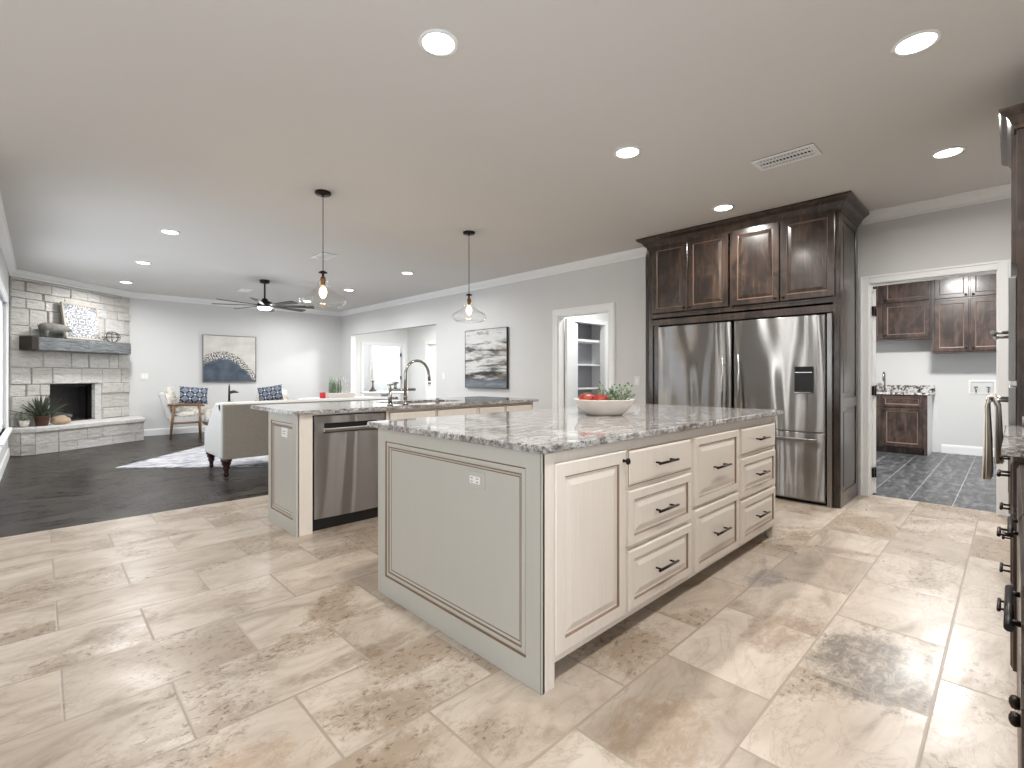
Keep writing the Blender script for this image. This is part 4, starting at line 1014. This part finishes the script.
# ------------------------------------------------------------------ pictures and wall plates
def picture(name, M_, u0, u1, v0, v1, art, fm, label, fw=.012, t=.035):
    root = thing(name, M_ @ Vector(((u0+u1)/2, v0, 0)), label, 'painting')
    MB(M_).box(u0, u0+fw, v0, v1, 0, t+.006).box(u1-fw, u1, v0, v1, 0, t+.006).box(u0+fw, u1-fw, v0, v0+fw, 0, t+.006).box(u0+fw, u1-fw, v1-fw, v1, 0, t+.006).build('picture_frame', fm, root)
    b = MB(M_); b.box(u0+fw, u1-fw, v0+fw, v1-fw, .002, t)
    b.build('canvas', art, root, origin=M_ @ Vector(((u0+u1)/2, (v0+v1)/2, t)))
picture('framed_painting', FN(BWY), 2.40, 3.415, 1.03, 2.015, M['art_hill'], M['steel_flat'], 'square abstract painting of an indigo hill on the back wall', .014)
picture('canvas_painting', fl(RWX), -6.68, -5.62, .955, 1.945, M['art_bands'], M['iron'], 'banded grey and brown abstract landscape on the right-hand wall', .006, .04)
def plate(M_, u, v, label, w=.075, h=.118, n_=1, cat='switch'):
    t_ = thing('switch_plate', M_ @ Vector((u, v, 0)), label, cat)
    MB(M_).insets(u-w/2, u+w/2, v-h/2, v+h/2, [(0, 0, 0), (0, .004, 0), (.003, .006, 0)]).build('plate', M['white'], t_)
    for k in range(n_):
        uu = u+(k-(n_-1)/2)*.045; MB(M_).box(uu-.016, uu+.016, v-.033, v+.033, .006, .010).build('rocker', M['trim'], t_, bevel=.002)
plate(fl(RWX), -3.29, 1.10, 'white light switch between the pantry door and the refrigerators')
plate(fl(RWX), -7.36, 1.16, 'white light switch between the wide opening and the banded painting')
plate(FN(BWY), 1.44, 1.15, 'white double light switch on the back wall beside the fireplace', .12, .118, 2)

# ------------------------------------------------------------------ ceiling fixtures
def downlight(x, y, label, p, colr):
    t_ = thing('recessed_downlight', (x, y, CZ), label, 'ceiling light', 'round recessed ceiling downlights')
    MB().lathe([(.095, CZ), (.095, CZ-.006), (.078, CZ-.008), (.072, CZ-.003)], (x, y, 0), 32, cap=(True, False)).build('trim_ring', M['trim'], t_)
    MB().lathe([(.0735, CZ-.004), (.0735, CZ-.0062)], (x, y, 0), 32).build('lens', M['lens'], t_)
    area('downlight_glow', (x, y, CZ-.009), p, .14, colr, parent=t_, spread=math.radians(165))
for x, y, l in ((1.35, 1.89, 'recessed downlight highest in the photo, above the near end of the large island'), (2.965, .32, 'largest recessed downlight, at the top right of the photo'),
                (2.965, 1.89, 'recessed downlight above the middle of the large island'), (4.585, .32, 'recessed downlight nearest the oven cabinet crown'), (4.585, 1.89, 'recessed downlight just in front of the refrigerator cabinet crown')):
    downlight(x, y, l, P_KIT, WARM)
for x, y, l in ((1.02, 6.42, 'nearest of the three downlights in the row toward the fireplace'), (1.03, 8.43, 'middle of the three downlights in the row toward the fireplace'), (1.04, 10.4, 'farthest downlight, right beside the fireplace crown'),
                (4.04, 6.47, 'recessed downlight between the two pendants on the right of the living room'), (4.07, 8.5, 'recessed downlight right of the near pendant glass')):
    downlight(x, y, l, P_LIV, COOL)
for x, y in ((1.35, .32), (-1.2, 3.6), (4.05, 10.4)):  # the nook downlight is added out of view to light the left floor
    if y > 6: downlight(x, y, 'recessed downlight partly hidden behind the near pendant glass', P_LIV, COOL)
    else: downlight(x, y, 'unseen recessed downlight in the ceiling near the camera', P_KIT, WARM)
def vent(x, y, w_, l_, label, rz=0):
    t_ = thing('ceiling_vent', (x, y, CZ), label, 'vent'); b = MB()
    b.box(x-w_/2, x+w_/2, y-l_/2, y+l_/2, CZ-.004, CZ).build('backing', M['dark'], t_)
    f_ = .03; b = MB(); z0, z1 = CZ-.012, CZ-.004
    b.box(x-w_/2, x-w_/2+f_, y-l_/2, y+l_/2, z0, z1).box(x+w_/2-f_, x+w_/2, y-l_/2, y+l_/2, z0, z1).box(x-w_/2+f_, x+w_/2-f_, y-l_/2, y-l_/2+f_, z0, z1).box(x-w_/2+f_, x+w_/2-f_, y+l_/2-f_, y+l_/2, z0, z1)
    b.build('frame', M['trim'], t_); b = MB(); n_ = int(l_/.026)
    for k in range(n_):
        yy = y-l_/2+f_+(l_-2*f_)*(k+.5)/n_; b.box(x-w_/2+f_, x+w_/2-f_, yy-.003, yy+.003, z0+.003, z1)
    for k in (-1, 1): b.box(x+k*w_*.17-.008, x+k*w_*.17+.008, y-l_/2+f_, y+l_/2-f_, z0-.001, z1)
    b.build('louvers', M['trim'], t_)
vent(3.85, 1.14, .21, .40, 'white ceiling vent between the island downlights and refrigerator cabinet')
vent(2.68, 6.31, .2, .36, 'ceiling vent behind the cord of the near pendant')
vent(2.70, 9.83, .2, .36, 'small ceiling vent behind the ceiling fan')
def pendant(x, y, label):
    t_ = thing('pendant_light', (x, y, CZ), label, 'pendant light', 'clear glass pendants over the rear island')
    MB().lathe([(.062, CZ), (.066, CZ-.004), (.066, CZ-.02), (.058, CZ-.026), (.012, CZ-.027), (.01, CZ-.04)], (x, y, 0), 32).build('canopy', M['bronze'], t_)
    MB().tube([(x, y, CZ-.03), (x, y, 2.04)], .0035, 8).build('cord', M['bronze'], t_)
    MB().lathe([(.012, 2.065), (.036, 2.052), (.036, 2.045), (.01, 2.042), (.01, 2.015)], (x, y, 0), 24).build('cap', M['bronze'], t_)
    MB().lathe([(.008, 2.02), (.02, 2.008), (.024, 1.985), (.019, 1.975), (.018, 1.95), (.015, 1.945)], (x, y, 0), 20).build('socket', M['brass'], t_)
    g = MB(); g.lathe([(.034, 1.99), (.036, 1.96), (.05, 1.925), (.08, 1.895), (.125, 1.868), (.165, 1.847), (.188, 1.822), (.188, 1.80), (.172, 1.777), (.145, 1.762), (.118, 1.755)], (x, y, 0), 48, cap=(False, False))
    g.build('glass_shade', M['glass'], t_, recalc=False)
    MB().ball((x, y, 1.88), .03, 12, 0, (1, 1, 1.55)).build('bulb', M['bulb'], t_)
    l = bpy.data.lights.new('bulb_glow', 'POINT'); l.energy = 7; l.color = (1, .78, .5); l.shadow_soft_size = .03
    o = bpy.data.objects.new('bulb_glow', l); COL.objects.link(o); o.parent = t_; o.location = (0, 0, 1.82-CZ)
pendant(1.739, 4.116, 'glass pendant light with dark cord, nearer and larger in view')
pendant(3.371, 4.151, 'glass pendant light with dark cord, smaller and further right')
# ceiling fan
fx, fy = 2.66, 8.6
fn_ = thing('ceiling_fan', (fx, fy, CZ), 'black multi-blade ceiling fan with a white light in the living room', 'ceiling fan')
MB().lathe([(.075, CZ), (.078, CZ-.01), (.07, CZ-.05), (.03, CZ-.06)], (fx, fy, 0), 28).build('canopy', M['black'], fn_)
MB().tube([(fx, fy, CZ-.05), (fx, fy, 2.41)], .014, 12).build('downrod', M['black'], fn_)
MB().lathe([(.02, 2.44), (.045, 2.43), (.05, 2.40), (.10, 2.385), (.11, 2.36), (.11, 2.31), (.09, 2.295)], (fx, fy, 0), 32).build('motor', M['black'], fn_)
MB().lathe([(.105, 2.294), (.105, 2.275), (.09, 2.255), (.03, 2.248)], (fx, fy, 0), 32).build('light_lens', M['fanlight'], fn_)
for k in range(8):
    a = k*PI/4+.30; Mk = Matrix.Translation((fx, fy, 2.322)) @ Matrix.Rotation(a, 4, 'Z') @ Matrix.Rotation(math.radians(-11), 4, 'X')
    b = MB(Mk); b.rings([[(r, -w_, -.004), (r, w_, -.004), (r, w_, .004), (r, -w_, .004)] for r, w_ in ((.09, .025), (.2, .03), (.45, .05), (.74, .065), (.76, .055))], 0, False)
    b.build('blade', M['black'], fn_)
l = bpy.data.lights.new('fan_light_glow', 'POINT'); l.energy = 14; l.color = (.97, .99, 1); l.shadow_soft_size = .08
o = bpy.data.objects.new('fan_light_glow', l); COL.objects.link(o); o.parent = fn_; o.location = (0, 0, 2.17-CZ)
